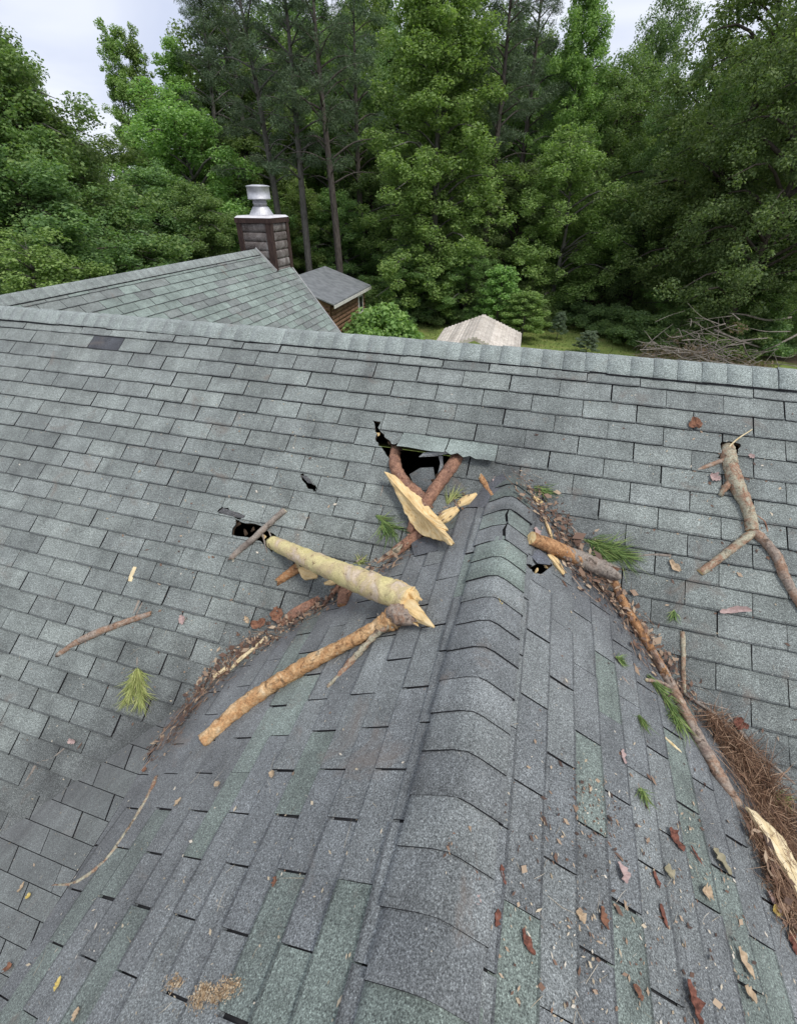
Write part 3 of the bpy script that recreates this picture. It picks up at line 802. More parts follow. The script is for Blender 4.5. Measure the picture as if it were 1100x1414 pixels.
def splinter(name, P, wid, thk, mat, parent=None, seed=0, nup=None, round_=0.5, twist=0.0):
    """split piece of wood: lens-shaped, ragged cross sections along P; local Y runs along the grain"""
    r = random.Random(seed); n = len(P); sides = 14
    A, Z = np.asarray(P[0]), np.asarray(P[-1]); ax = (Z-A)/np.linalg.norm(Z-A)
    nn = np.asarray(nup if nup is not None else roof_n((A+Z)/2), float); nn = nn-ax*(nn@ax); nn /= np.linalg.norm(nn); sd_ = np.cross(ax, nn)
    mid = (A+Z)/2; Rm = np.stack([sd_, ax, nn], 1); V, F = [], []
    pts = catmull(P, 5); W = [float(x[0]) for x in catmull([np.array([w]) for w in wid], 5)]; TT = [float(x[0]) for x in catmull([np.array([w]) for w in thk], 5)]
    jl = [r.uniform(-1, 1) for _ in range(sides)]
    for i, p in enumerate(pts):
        for k in range(sides):
            th = 2*math.pi*k/sides; jl[k] = 0.75*jl[k]+0.5*r.uniform(-1, 1)
            c_, s_ = math.cos(th), math.sin(th)
            w = abs(W[i])*(1+0.13*jl[k]); q = abs(TT[i])*(1+0.34*jl[k])
            x = math.copysign(abs(c_)**round_, c_)*w; z = math.copysign(abs(s_)**0.8, s_)*q
            V.append(Rm.T@(p+sd_*x+nn*z-mid))
    m = len(pts)
    for i in range(m-1):
        for k in range(sides): k2 = (k+1) % sides; F.append((i*sides+k, i*sides+k2, (i+1)*sides+k2, (i+1)*sides+k))
    F.append(tuple(range(sides-1, -1, -1))); F.append(tuple((m-1)*sides+k for k in range(sides)))
    o = bpy.data.objects.new(name, mesh(name, V, F, [mat]))
    o.matrix_basis = Matrix(((Rm[0, 0], Rm[0, 1], Rm[0, 2], mid[0]), (Rm[1, 0], Rm[1, 1], Rm[1, 2], mid[1]), (Rm[2, 0], Rm[2, 1], Rm[2, 2], mid[2]), (0, 0, 0, 1)))
    return put(o, parent)
def pw(P, w): return [a*depth_of(p)/FPX for p, a in zip(P, w)]

def plank(name, outline, h0, h1, th, mat, seed=0, amp=1.2, bow=0.0):
    """flat split board: outline in photo points, lying h0 (first point) .. h1 (far end) above the roof, ragged edge, ridged face"""
    r = random.Random(seed); a0 = np.array(outline[0], float); far = max(outline, key=lambda p: math.dist(p, outline[0])); ax2 = np.array(far)-a0; L2 = np.linalg.norm(ax2); ax2 /= L2
    pl = []
    for i in range(len(outline)):
        p, q = np.array(outline[i], float), np.array(outline[(i+1) % len(outline)], float)
        for k_ in range(3): pl.append(p+(q-p)*k_/3+np.array([r.uniform(-amp, amp), r.uniform(-amp, amp)])*(0.35 if k_ == 0 else 1))
    hh = lambda p: h0+(h1-h0)*max(0, min(1, ((np.array(p)-a0)@ax2)/L2))
    top = [on_roof(p[0], p[1], hh(p)) for p in pl]; c = sum(top)/len(top); A, Z = top[0], on_roof(*far, h1)
    y_ = (Z-A)/np.linalg.norm(Z-A); n_ = roof_n(c); n_ = n_-y_*(n_@y_); n_ /= np.linalg.norm(n_); x_ = np.cross(y_, n_); Rm = np.stack([x_, y_, n_], 1)
    T2 = [Rm.T@(p-c) for p in top]; m = len(T2)
    # ridged face: rows of points along the grain between the two edges
    V = [t_.copy() for t_ in T2]; 
    inner = [np.array([t_[0]*0.72, t_[1]*0.9, t_[2]+th*(0.25+0.25*r.random())]) for t_ in T2]; core = [np.array([t_[0]*0.3, t_[1]*0.75, t_[2]*.75+th*(0.1+0.45*r.random())]) for t_ in T2]
    low = [np.array([t_[0]*0.96, t_[1]*0.99, t_[2]-th]) for t_ in T2]
    V += inner+core+low+[np.array([0, 0, th*.3]), np.array([0, 0, -th])]; F = []
    for i in range(m):
        j = (i+1) % m; F += [(i, j, m+j, m+i), (m+i, m+j, 2*m+j, 2*m+i), (2*m+i, 2*m+j, 4*m), (j, i, 3*m+i, 3*m+j), (3*m+j, 3*m+i, 4*m+1)]
    o = bpy.data.objects.new(name, mesh(name, V, F, [mat]))
    o.matrix_basis = Matrix(((Rm[0, 0], Rm[0, 1], Rm[0, 2], c[0]), (Rm[1, 0], Rm[1, 1], Rm[1, 2], c[1]), (Rm[2, 0], Rm[2, 1], Rm[2, 2], c[2]), (0, 0, 0, 1)))
    return put(o)
# --- A: stripped yellow limb with its orange side branch
A3, B3 = on_roof(376, 749, 0.005), on_roof(566, 829, 0.075)
pix = [(376, 749), (398, 759), (430, 774), (465, 789), (500, 803), (535, 817), (566, 829)]
PA = chord(pix, A3, B3)
t = empty('broken_limb', on_roof(470, 800, 0), 'yellow bark-stripped limb with an orange side branch lying across the valley', 'limb')
limb('stripped_limb', PA, [9, 11, 13, 15.5, 17.5, 19.5, 18], 'stripped_limb', t, 'split_wood', ('cut', 'cut'), 18, 7, 0.045)
Pn = [on_roof(548, 822, .075), on_roof(562, 836, .07), on_roof(580, 852, .055), on_roof(599, 866, .04)]
splinter('split_end', Pn, pw(Pn, [12, 11, 8, 1.5]), pw(Pn, [8, 8, 6, 1]), 'split_wood', t, 3)
Pn = [on_roof(545, 812, .10), on_roof(560, 816, .10), on_roof(573, 823, .09)]
splinter('split_end', Pn, pw(Pn, [9, 8, 4]), pw(Pn, [9, 8, 5]), 'split_wood', t, 5)
sq = random.Random(17)
for i_ in range(9):
    x_, y_ = 556+sq.uniform(-8, 10), 822+sq.uniform(-10, 14); l_ = sq.uniform(8, 24)
    Pn = [on_roof(x_, y_, .085), on_roof(x_+l_*.5, y_+l_*.32, .08), on_roof(x_+l_, y_+l_*.62+sq.uniform(-2, 3), .07)]
    splinter('fibre', Pn, pw(Pn, [3, 2.2, .5]), pw(Pn, [2, 1.4, .4]), 'split_wood', t, 70+i_)
PB = lay([(560, 846, .055), (543, 854, .05), (520, 866, .045), (480, 888, .04), (430, 914, .036), (380, 944, .034), (330, 979, .03), (281, 1023, .026)])
limb('side_branch', PB, [10, 15, 10, 9, 10, 10.5, 10.5, 9.5], 'bark_flaky', t, 'bark_orange', ('cut', 'cut'), 16, 9, 0.11)
PK = lay([(536, 846, .065), (548, 848, .07), (562, 853, .06), (574, 858, .045)])
limb('knot', PK, [7, 14, 11, 6], 'bark_mauve', t, 'split_wood', ('cut', 'jag'), 14, 5, 0.14)
PT = lay([(541, 862, .05), (523, 872, .04), (503, 893, .025), (482, 917, .015), (470, 931, .010), (452, 949, .006)])
limb('twig', PT, [5, 5, 4.5, 4.5, 4, 2.5], 'bark_lichen', t, 'bark_grey', ('cut', 'cut'), 9, 4, 0.22)
P = chord([(412, 783), (398, 793), (386, 802)], on_roof(412, 783, .03), on_roof(386, 802, .012)); limb('stub', P, [7, 6.5, 5.5], 'bark_orange', t, 'pale_wood', ('cut', 'jag'), 10)
P = chord([(480, 806), (476, 820), (472, 837)], on_roof(480, 800, .045), on_roof(472, 837, .01)); limb('stub', P, [10, 8.5, 7.5], 'bark_red', t, 'bark_orange', ('cut', 'cut'), 10)
for pts_, w_, t_ in (([(413, 785, .05), (424, 792, .05), (438, 797, .045)], [3, 9, 2], [2, 4, 2]), ([(448, 806, .05), (458, 804, .055), (470, 800, .055)], [2, 4, 4], [2, 3, 3])):
    P = lay(pts_); splinter('shred', P, pw(P, w_), pw(P, t_), 'split_wood', t, 7)
P = lay([(470, 805, .035), (459, 820, .022), (446, 836, .012)]); limb('shred', P, [4, 3, 2], 'bark_red', t, 'bark_red', ('jag', 'jag'), 7)

# --- wedge of split wood at the big hole
o = plank('split_wedge', [(530, 651), (545, 656), (558, 667), (574, 681), (590, 696), (604, 713), (618, 730), (615, 734), (627, 750), (622, 753), (611, 746), (597, 744), (584, 739), (573, 730), (564, 716), (557, 703), (550, 688), (543, 673), (535, 660)], .10, .045, .016, 'split_wood', 11)
tag(o, 'thick wedge of freshly split yellow wood below the big hole', 'wood')
# --- the two red limbs standing in the big hole
P = [on_roof(549, 606, -.16), on_roof(546, 622, -.06), on_roof(545, 640, .02), on_roof(551, 656, .05), on_roof(563, 670, .062), on_roof(580, 684, .05), on_roof(592, 700, .03)]
o = limb('branch', P, [7, 7.5, 8, 8.5, 8, 7, 5], 'bark_red', None, 'pale_wood', ('cut', 'jag'), 12); tag(o, 'curved red-barked branch rising from the left of the big hole', 'branch', 'branches stuck in the big hole')
P = [on_roof(645, 612, -.14), on_roof(634, 628, -.04), on_roof(622, 646, .035), on_roof(606, 668, .045), on_roof(592, 688, .05), on_roof(577, 712, .035), on_roof(566, 735, .02)]
o = limb('branch', P, [9, 9, 9, 8.5, 8.5, 8, 6], 'bark_red', None, 'pale_wood', ('cut', 'cut'), 12); tag(o, 'straight red-brown branch slanting out of the big hole', 'branch', 'branches stuck in the big hole')
P = lay([(532, 770, .012), (548, 760, .02), (565, 747, .024), (585, 732, .02), (600, 718, .014)])
o = splinter('bark_slab', P, pw(P, [4, 7, 8, 7, 4]), pw(P, [2, 3, 4, 3, 2]), 'bark_red', None, 13); tag(o, 'red-brown slab of bark and wood under the split wedge', 'bark')
P = lay([(520, 778, .01), (533, 769, .014), (548, 760, .026), (558, 752, .03)])
o = splinter('wood_sliver', P, pw(P, [2, 4, 4.5, 2]), pw(P, [2, 3, 3, 1]), 'bark_lichen', None, 14); tag(o, 'weathered sliver with a pale end below the split wedge', 'wood')
for pts_, w_, lab in (([(604, 721, .015), (616, 713, .022), (632, 702, .016)], [5, 9, 4], 'pale wood chip close against the wedge'), ([(632, 697, .015), (645, 690, .02), (658, 682, .014)], [4, 6.5, 2], 'pale wood chip with a pointed tip beside green needles')):
    P = lay(pts_); o = splinter('wood_chip', P, pw(P, w_), pw(P, [2, 3.5, 1.5]), 'split_wood', None, len(lab)); tag(o, lab, 'wood chip', 'chips of split wood')
P = lay([(663, 658, .02), (671, 671, .014), (680, 686, .008)]); o = limb('stick', P, [4, 4, 3.6], 'bark_orange', None, 'pale_wood', ('jag', 'cut'), 8)
tag(o, 'short orange stick at the top of the gable ridge', 'stick')

# --- grey twig over the left hole, stick on the left slope
P = lay([(320, 770, .012), (334, 757, .016), (352, 742, .026), (372, 723, .026), (393, 704, .018)]); t = empty('branch_piece', P[0], 'weathered grey stick bridging the left hole', 'stick')
limb('stick', P, [4.2, 4.6, 4.4, 4.2, 4.4], 'bark_grey', t, 'pale_wood', ('jag', 'cut'), 10)
P = lay([(362, 736, .02), (366, 752, .012), (370, 768, .006)]); limb('twig', P, [1.2, 1.1, .8], 'bark_grey', t, 'bark_grey', sides=6)
P = lay([(371, 733, .02), (376, 746, .02)]); limb('twig', P, [1.1, .9], 'bark_grey', t, 'bark_grey', sides=6)
P = lay([(83, 903, .008), (100, 891, .014), (125, 878, .018), (160, 864, .016), (185, 855, .014), (207, 848, .010)]); t = empty('branch_piece', P[0], 'pinkish-grey stick lying alone on the left slope', 'stick')
limb('stick', P, [3.6, 4.4, 5, 4.6, 4.2, 3.6], 'bark_mauve', t, 'bark_orange', ('jag', 'jag'), 10)
P = lay([(121, 880, .014), (117, 892, .008), (113, 902, .004)]); limb('twig', P, [1.6, 1.2, .8], 'bark_mauve', t, 'bark_mauve', sides=6)
P = lay([(194, 824, .006), (189, 838, .008), (182, 853, .01)]); limb('twig', P, [1.8, 2.2, 1.6], 'bark_grey', t, 'bark_grey', sides=6)
P = lay([(197, 832, .006), (190, 846, .008), (187, 858, .006)]); limb('twig', P, [1, 1.6, 1.2], 'bark_grey', t, 'bark_grey', sides=6)
P = lay([(180, 803, .007), (183, 793, .009), (187, 783, .007)]); o = splinter('wood_chip', P, pw(P, [3, 3.6, 3]), pw(P, [2, 2, 2]), 'pale_wood', None, 33); tag(o, 'small straw-coloured wood chip alone on the left slope', 'wood chip', 'chips of split wood')

# --- right valley: sawn-looking log, long branch, fork, pale split
P = lay([(733, 743, .038), (752, 751, .038), (775, 761, .036), (800, 772, .034), (822, 781, .032), (843, 790, .03)]); t = empty('broken_log', P[2], 'short log with a pale round end, orange bark turning grey-brown', 'log')
limb('log', P[:4], [9.5, 10, 10.5, 10.5], 'bark_orange', t, 'end_grain', ('cut', 'cut'), 14, 6, 0.05)
limb('log', P[2:], [10, 11, 12, 11.5], 'bark_grey', t, 'bark_red', ('cut', 'jag'), 14, 6, 0.10)
Q = lay([(838, 784, .035), (846, 794, .03), (845, 808, .014)]); splinter('split_end', Q, pw(Q, [3, 4, 2]), pw(Q, [2, 3, 2]), 'split_wood', t, 41)
for pts_, w_, lab in (([(757, 765, .012), (768, 777, .014), (778, 793, .008)], [4, 7, 4], 'pale wood chip poking out under the log'), ([(752, 718, .012), (758, 732, .016), (763, 748, .014)], [1.2, 2.6, 1.5], 'thin upright pale splinter above the log'),
                      ([(736, 686, .014), (744, 693, .014), (753, 699, .012)], [2, 4, 2.5], 'pale chip in the litter at the head of the right valley'), ([(803, 783, .01), (812, 788, .01)], [2.6, 1.5], 'small pale splinter in the litter below the log')):
    P = lay(pts_); o = splinter('wood_chip', P, pw(P, w_), pw(P, [max(1.2, a*.4) for a in w_]), 'split_wood', None, len(lab)+3); tag(o, lab, 'wood chip', 'chips of split wood')
P = lay([(846, 800, .014), (857, 825, .018), (878, 862, .02), (900, 899, .022), (921, 936, .024), (941, 976, .026), (965, 1022, .026), (990, 1066, .022), (1019, 1110, .014)])
t = empty('long_branch', P[4], 'long thin branch lying down the right valley', 'branch')
limb('branch', P[:5], [4.5, 5.5, 5.5, 6, 6.5], 'bark_orange', t, 'pale_wood', ('jag', 'cut'), 10, 6, 0.10)
limb('branch', P[3:], [5.8, 6.6, 7, 8, 8, 5], 'bark_mauve', t, 'end_grain', ('cut', 'jag'), 12, 6, 0.09)
Q = lay([(928, 950, .024), (910, 942, .022), (893, 939, .02)]); limb('twig', Q, [2.5, 2.5, 2.5], 'bark_mauve', t, 'pale_wood', ('cut', 'cut'), 8)
Q = lay([(852, 815, .01), (866, 848, .012), (880, 880, .008)]); limb('twig', Q, [2.2, 2, 1.2], 'bark_red', t, 'bark_red', sides=7)
o = plank('split_wedge', [(1031, 1114), (1043, 1121), (1056, 1134), (1068, 1143), (1080, 1155), (1092, 1176), (1102, 1198), (1120, 1232), (1130, 1270), (1115, 1266), (1097, 1226), (1081, 1195), (1066, 1168), (1052, 1146), (1040, 1129)], .045, .04, .012, 'pale_wood', 51)
tag(o, 'long cream slab of split wood by the brown needle heap', 'wood')

P = [on_roof(1002, 598, -.16), on_roof(1003, 614, -.06), on_roof(1005, 629, .004), on_roof(1010, 649, .026), on_roof(1018, 672, .034), on_roof(1030, 697, .028), on_roof(1036, 718, .026), on_roof(1038, 733, .026)]
t = empty('forked_branch', P[-1], 'forked branch with lichen, driven into the roof near the right edge', 'branch')
limb('stem', P, [7, 8, 9.5, 9.6, 9.4, 8, 7.5, 8], 'bark_lichen', t, 'bark_orange', ('cut', 'cut'), 14, 6, 0.07)
P = lay([(1036, 728, .028), (1046, 739, .026), (1057, 749, .024), (1072, 769, .022), (1083, 796, .022), (1098, 824, .02), (1118, 858, .018), (1150, 915, .014)])
limb('arm', P, [5, 6.4, 6.4, 6.4, 6, 5.6, 5, 4], 'bark_mauve', t, 'pale_wood', ('cut', 'cut'), 12, 5, 0.09)
P = lay([(1042, 733, .026), (1028, 744, .024), (1010, 758, .02), (988, 775, .016), (966, 791, .012)]); limb('arm', P, [5, 6, 5.6, 5.2, 5.4], 'bark_lichen', t, 'end_grain', ('cut', 'cut'), 12, 5, 0.08)
P = lay([(1003, 634, .02), (988, 639, .016), (973, 645, .010), (957, 651, .005)]); limb('twig', P, [3.4, 3.2, 2.8, 1.6], 'bark_mauve', t, 'pale_wood', ('cut', 'jag'), 8)
P = lay([(1011, 664, .03), (1002, 672, .028), (995, 683, .018)]); limb('stub', P, [4, 4.5, 2.5], 'bark_lichen', t, 'bark_lichen', ('cut', 'jag'), 8, 4, 0.25)
P = lay([(1006, 617, .02), (1018, 606, .02), (1038, 593, .014)]); limb('twig', P, [1.2, 1, .6], 'pale_wood', t, 'pale_wood', sides=6)
P = lay([(1060, 760, .02), (1067, 762, .02), (1078, 768, .02)]); limb('stub', P, [3, 4, 2.5], 'bark_mauve', t, 'bark_grey', ('cut', 'jag'), 8)
P = lay([(1045, 712, .01), (1056, 722, .012), (1060, 740, .008)]); limb('twig', P, [1.2, 1.2, .8], 'bark_red', t, 'bark_red', sides=6)

# --- loose twigs
def twig(pts, R, mat, label, sides=7):
    P = lay(pts); o = limb('twig', P, R, mat, None, 'bark_grey', ('cut', 'cut'), sides, 5, 0.15); tag(o, label, 'twig', 'loose twigs on the roof'); return o
twig([(216, 1073, .006), (207, 1096, .008), (190, 1126, .008), (170, 1156, .008), (145, 1190, .008), (115, 1213, .007), (98, 1221, .006), (73, 1223, .005)], [2.6, 3.2, 3.2, 3, 3, 2.8, 2.2, 1.6], 'bark_lichen', 'long bent twig along the lower end of the left valley')
twig([(31, 1090, .004), (42, 1070, .005), (54, 1053, .006), (72, 1047, .005), (98, 1026, .004)], [1.6, 2, 2, 1.4, 1], 'bark_grey', 'kinked twig with a leaf at its tip, left of the valley')
twig([(942, 872, .012), (943, 900, .016), (943, 930, .016), (944, 957, .012)], [3.2, 3, 3, 2.6], 'bark_lichen', 'upright pale stick right of the long branch')
twig([(943, 957, .012), (965, 972, .014), (990, 989, .014), (1004, 1010, .014), (1016, 1035, .012), (1040, 1062, .008)], [2.2, 2.2, 2.2, 2, 1.8, 1.2], 'bark_grey', 'curved twig on top of the brown needle heap')
twig([(1003, 985, .008), (1024, 1012, .01), (1046, 1042, .01), (1068, 1058, .008), (1097, 1083, .006)], [1.4, 2, 2.2, 2, 1.6], 'bark_grey', 'dark twig along the upper edge of the needle heap')
twig([(950, 965, .01), (975, 972, .01), (1006, 980, .006)], [1, 1, .8], 'bark_grey', 'thin straight twig where the upright stick ends')
twig([(768, 708, .01), (790, 729, .014), (808, 748, .012), (826, 764, .008)], [1.2, 1.6, 1.5, 1], 'bark_grey', 'grey twig crossing the litter above the log')
twig([(876, 769, .008), (900, 766, .008), (926, 767, .008)], [1.4, 1.8, 2.2], 'bark_grey', 'thin twig with a dark tip beyond the green needles')
twig([(528, 706, .005), (525, 690, .008), (529, 670, .01)], [1.2, 1.2, .8], 'bark_grey', 'thin upright twig left of the split wedge')
twig([(963, 1100, .004), (985, 1126, .006), (1000, 1146, .004)], [.9, 1.2, .9], 'bark_grey', 'thin dark twig crossing a pale one on the right gable slope')
twig([(972, 1118, .005), (983, 1134, .006), (997, 1156, .004)], [.8, 1.1, .8], 'pale_wood', 'thin pale twig below a dark one on the right gable slope')
twig([(952, 1176, .004), (966, 1190, .006), (979, 1208, .004)], [1.2, 1.6, 1.2], 'bark_grey', 'short grey twig among bark flakes on the right gable slope')
twig([(858, 934, .004), (878, 960, .005), (884, 990, .004)], [1.2, 1.4, 1], 'bark_mauve', 'twig with a needle tuft at its lower end')
twig([(917, 1018, .005), (930, 1030, .006), (945, 1044, .004)], [1.2, 2, 1], 'pale_wood', 'short pale broken twig left of the long branch')
twig([(375, 1238, .003), (392, 1205, .004), (402, 1180, .003)], [.6, .8, .6], 'bark_red', 'hair-thin reddish twig on the left gable slope')
twig([(122, 655, .005), (132, 645, .007), (143, 638, .004)], [1, 1.4, 1], 'bark_grey', 'tiny pale twig high on the left slope')

# ------------------------------------------------------------------ pine sprigs
def needle_mat(name, a, b, c):
    k = NB(name, 0.6, 0.3); r = k.attr('rnd'); k.color(k.ramp(r, (0.0, a), (0.55, b), (1.0, c))); k.b.inputs['Subsurface Weight'].default_value = 0.0
needle_mat('needles_green', (0.07, 0.13, 0.035), (0.16, 0.25, 0.07), (0.30, 0.36, 0.12))
needle_mat('needles_yellow', (0.20, 0.24, 0.07), (0.33, 0.37, 0.12), (0.46, 0.46, 0.20))
needle_mat('needles_brown', (0.085, 0.045, 0.028), (0.21, 0.115, 0.066), (0.46, 0.31, 0.20))
needle_mat('litter_bits', (0.06, 0.038, 0.03), (0.18, 0.105, 0.07), (0.46, 0.35, 0.24))
needle_mat('saw_bits', (0.22, 0.14, 0.08), (0.46, 0.32, 0.18), (0.66, 0.56, 0.40))
needle_mat('straw_bits', (0.30, 0.24, 0.16), (0.50, 0.42, 0.30), (0.66, 0.60, 0.50))
def needles(name, P0, D, L, W, mat, parent=None, nrm=None, seed=0, sag=0.25):
    """thin bent needles: arrays of start points, directions, lengths, width"""
    r = np.random.default_rng(seed); P0 = np.asarray(P0, float); D = np.asarray(D, float); n = len(P0)
    D = D/np.linalg.norm(D, axis=1)[:, None]; L = np.asarray(L, float)[:, None]
    S = np.cross(D, r.normal(size=(n, 3))); S /= np.linalg.norm(S, axis=1)[:, None]; W2 = W*0.5
    m = P0+D*L*0.5; e = P0+D*L+r.normal(size=(n, 3))*L*sag*0.4; 
    U = np.cross(D, S)
    V = np.stack([P0-S*W2, P0+S*W2, m+S*W2+U*W2, m-S*W2+U*W2, e], 1).reshape(-1, 3)
    i = np.arange(n)[:, None]*5
    F = np.concatenate([np.concatenate([i, i+1, i+2], 1), np.concatenate([i, i+2, i+3], 1), np.concatenate([i+3, i+2, i+4], 1)], 0)
    rv = r.random(n); me = fast_mesh(name, V, F, mat, {'rnd': np.concatenate([rv]*3)})
    return put(bpy.data.objects.new(name, me), parent)
def sprig(label, stem, tufts, length, mat='needles_green', n=70, wpx=0.9, group='green pine sprigs torn off by the fall'):
    """stem: photo points; tufts: list of (px, py, dirx, diry, spread) in the photo, needles fan out from there"""
    P = lay(stem); t = empty('pine_sprig', P[0], label, 'pine sprig', group); s_ = sum(map(ord, label))
    limb('stem', P, [1.6]*(len(P)-1)+[1.2], 'bark_grey', t, 'bark_grey', sides=6)
    r = np.random.default_rng(s_); P0, D, L = [], [], []
    for (x, y, dx, dy, sp) in tufts:
        a = on_roof(x, y, .012); b = on_roof(x+dx*10, y+dy*10, .012); f = (b-a)/np.linalg.norm(b-a); nn = roof_n(a); sd2 = np.cross(nn, f)
        sc = length*depth_of(a)/FPX
        for _ in range(n):
            th = r.normal(0, sp*1.35); el = abs(r.normal(0.0, 0.22))
            P0.append(a-f*r.uniform(0, 0.25)*sc+r.normal(size=3)*sc*0.04+nn*0.004); D.append((f*math.cos(th)+sd2*math.sin(th))*math.cos(el)+nn*math.sin(el)*0.6); L.append(sc*r.uniform(0.35, 1.2))
    needles('needles', P0, D, L, wpx*depth_of(P[0])/FPX, mat, t, seed=s_)
    return t
sprig('yellow-green pine sprig with two drooping tufts on the left slope', [(190, 908, .008), (190, 925, .01), (191, 938, .01)],
      [(189, 930, -.35, 1, .3), (184, 945, -.35, 1, .35), (180, 958, -.3, 1, .4), (193, 932, .2, 1, .3), (195, 948, .12, 1, .35), (196, 962, .1, 1, .4)], 26, 'needles_yellow', 90)
sprig('green needle tuft at the head of the right valley', [(735, 672, .01), (750, 680, .01)], [(742, 674, 1, .35, .25), (748, 678, 1, .2, .25)], 28, n=45)
sprig('green needle tuft between the two pale chips by the wedge', [(618, 700, .01), (622, 688, .012)], [(620, 692, .55, -1, .3), (624, 688, 1, -.7, .3)], 26, 'needles_yellow', 45)
sprig('dark green needle spray left of the split wedge', [(520, 712, .01), (532, 722, .01)], [(526, 716, 1, .55, .25), (530, 726, .5, 1, .5), (540, 732, .2, 1, .5)], 34, n=55)
sprig('yellow-green scrap of needles behind the stripped limb', [(492, 776, .015), (500, 770, .02)], [(496, 776, .3, -1, .7), (500, 774, 1, -.2, .7)], 14, 'needles_yellow', 40)
sprig('large bunch of long green needles right of the log', [(812, 748, .012), (840, 762, .016), (866, 770, .012)],
      [(815, 748, 1, .2, .25), (825, 755, 1, .25, .3), (838, 760, 1, -.25, .3), (850, 764, 1, .1, .35), (822, 752, .6, .7, .35), (858, 766, .9, .45, .3), (845, 770, -1, -.2, .3)], 40, n=70)
sprig('green needles tucked under the long branch', [(895, 938, .008), (918, 966, .01), (935, 990, .01)],
      [(898, 940, .8, 1, .25), (908, 952, .9, .9, .25), (920, 970, .7, 1, .3), (928, 985, .3, 1, .5), (936, 1000, .1, .8, .6)], 34, n=70)
sprig('small green tuft on a brown stub, right gable slope', [(878, 982, .006), (884, 994, .008)], [(882, 992, .4, 1, .3), (885, 996, .6, .9, .3)], 20, n=40)
sprig('green needle fan low on the right gable slope', [(880, 1082, .006), (884, 1096, .008)], [(884, 1094, -.1, 1, .35), (886, 1096, .5, 1, .4)], 24, n=40)
sprig('green needle fan lying on the right main slope', [(930, 842, .006), (930, 850, .006)], [(930, 848, -.1, 1, .35)], 18, n=40)
sprig('short green tuft on the gable edge beside the long branch', [(848, 906, .006), (853, 912, .008)], [(852, 910, 1, .6, .35), (856, 914, 1, .4, .4)], 18, n=36)
sprig('pale green needle clump in the brown needle heap', [(1062, 1098, .02), (1074, 1106, .02)], [(1068, 1100, 1, .5, .4), (1076, 1106, 1, .3, .4)], 22, 'needles_yellow', 40)

# ------------------------------------------------------------------ litter that nobody could count
def in_poly(x, y, poly):
    c = False
    for i in range(len(poly)):
        (x1, y1), (x2, y2) = poly[i-1], poly[i]
        if (y1 > y) != (y2 > y) and x < (x2-x1)*(y-y1)/(y2-y1)+x1: c = not c
    return c
def over_hole(p):
    return any(in_poly(p[0], -p[1]/CA_, h) for h in MAIN_HOLES.values()) or (p[0] > X0 and in_poly(p[1], (p[0]-X0)/CB, GHOLE))
def scatter(name, paths, n, mat, size, label, seed, kind='needle', hmax=0.02, aspect=0.12, parent=None):
    """paths: (px,py,spread px,weight) nodes of polylines; bits land on the roof"""
    r = np.random.default_rng(seed); P0, D, L, N = [], [], [], []
    seg = []
    for pth in paths:
        for a, b in zip(pth, pth[1:]): seg.append((a, b, (a[3]+b[3])/2*math.dist(a[:2], b[:2])))
    w = np.array([s[2] for s in seg]); w /= w.sum()
    for si in r.choice(len(seg), n, p=w):
        a, b, _ = seg[si]; f = r.random(); sp = a[2]+(b[2]-a[2])*f
        x, y = a[0]+(b[0]-a[0])*f+r.normal()*sp, a[1]+(b[1]-a[1])*f+r.normal()*sp
        p = on_roof(x, y, 0.010+r.random()**2*hmax)
        if p[1] > -0.05 or over_hole(p): continue
        nn = roof_n(p); q = r.normal(size=3); q -= nn*(q@nn); q /= np.linalg.norm(q)
        if kind == 'flow':
            g = on_roof(b[0], b[1], .01)-on_roof(a[0], a[1], .01); g /= np.linalg.norm(g); q = q*0.55+g*math.copysign(1, r.normal()); q /= np.linalg.norm(q)
        P0.append(p); D.append(q+nn*r.normal()*0.12); L.append(size*math.exp(r.normal()*0.4)); N.append(nn)
    if kind != 'chip':
        o = needles(name, P0, D, L, size*aspect, mat, parent, seed=seed)
    else:
        P0 = np.array(P0); D = np.array(D); D /= np.linalg.norm(D, axis=1)[:, None]; N = np.array(N); S = np.cross(N, D); L = np.array(L)[:, None]
        wv = L*r.uniform(0.25, 0.7, size=L.shape); lift = N*L*r.uniform(-0.1, 0.35, size=L.shape)
        V = np.stack([P0-D*L*.5, P0+S*wv*.5-D*L*.1+lift*.6, P0+D*L*.5+lift, P0-S*wv*.5+D*L*.05+lift*.4], 1).reshape(-1, 3)
        i = np.arange(len(P0))[:, None]*4; F = np.concatenate([np.concatenate([i, i+1, i+2], 1), np.concatenate([i, i+2, i+3], 1)], 0); rv = r.random(len(P0))
        o = put(bpy.data.objects.new(name, fast_mesh(name, V, F, mat, {'rnd': np.concatenate([rv]*2)})), parent)
    o['kind'] = 'stuff'; o['label'] = label
    return o
LV = [(640, 690, 6, .5), (600, 722, 5, .8), (560, 756, 5, .9), (520, 785, 6, .5), (470, 818, 6, .7), (430, 842, 5, 1.1), (385, 868, 7, 1.5), (340, 893, 8, 1.7), (305, 925, 8, 1.6), (278, 955, 7, 1.5), (255, 985, 6, 1.2), (233, 1015, 7, .9), (205, 1050, 8, .25)]
RV = [(715, 665, 8, .8), (745, 690, 9, 1.3), (775, 730, 10, 1.2), (800, 775, 14, 1.3), (835, 805, 10, 1.2), (862, 840, 8, 1.2), (890, 885, 9, .9), (925, 935, 12, .6), (960, 985, 12, .6)]
NP = [(978, 985, 4, .4), (1000, 1010, 6, .9), (1022, 1040, 9, 1.3), (1046, 1080, 13, 1.7), (1070, 1118, 13, 1.5), (1092, 1160, 12, 1.0), (1112, 1215, 12, .8)]
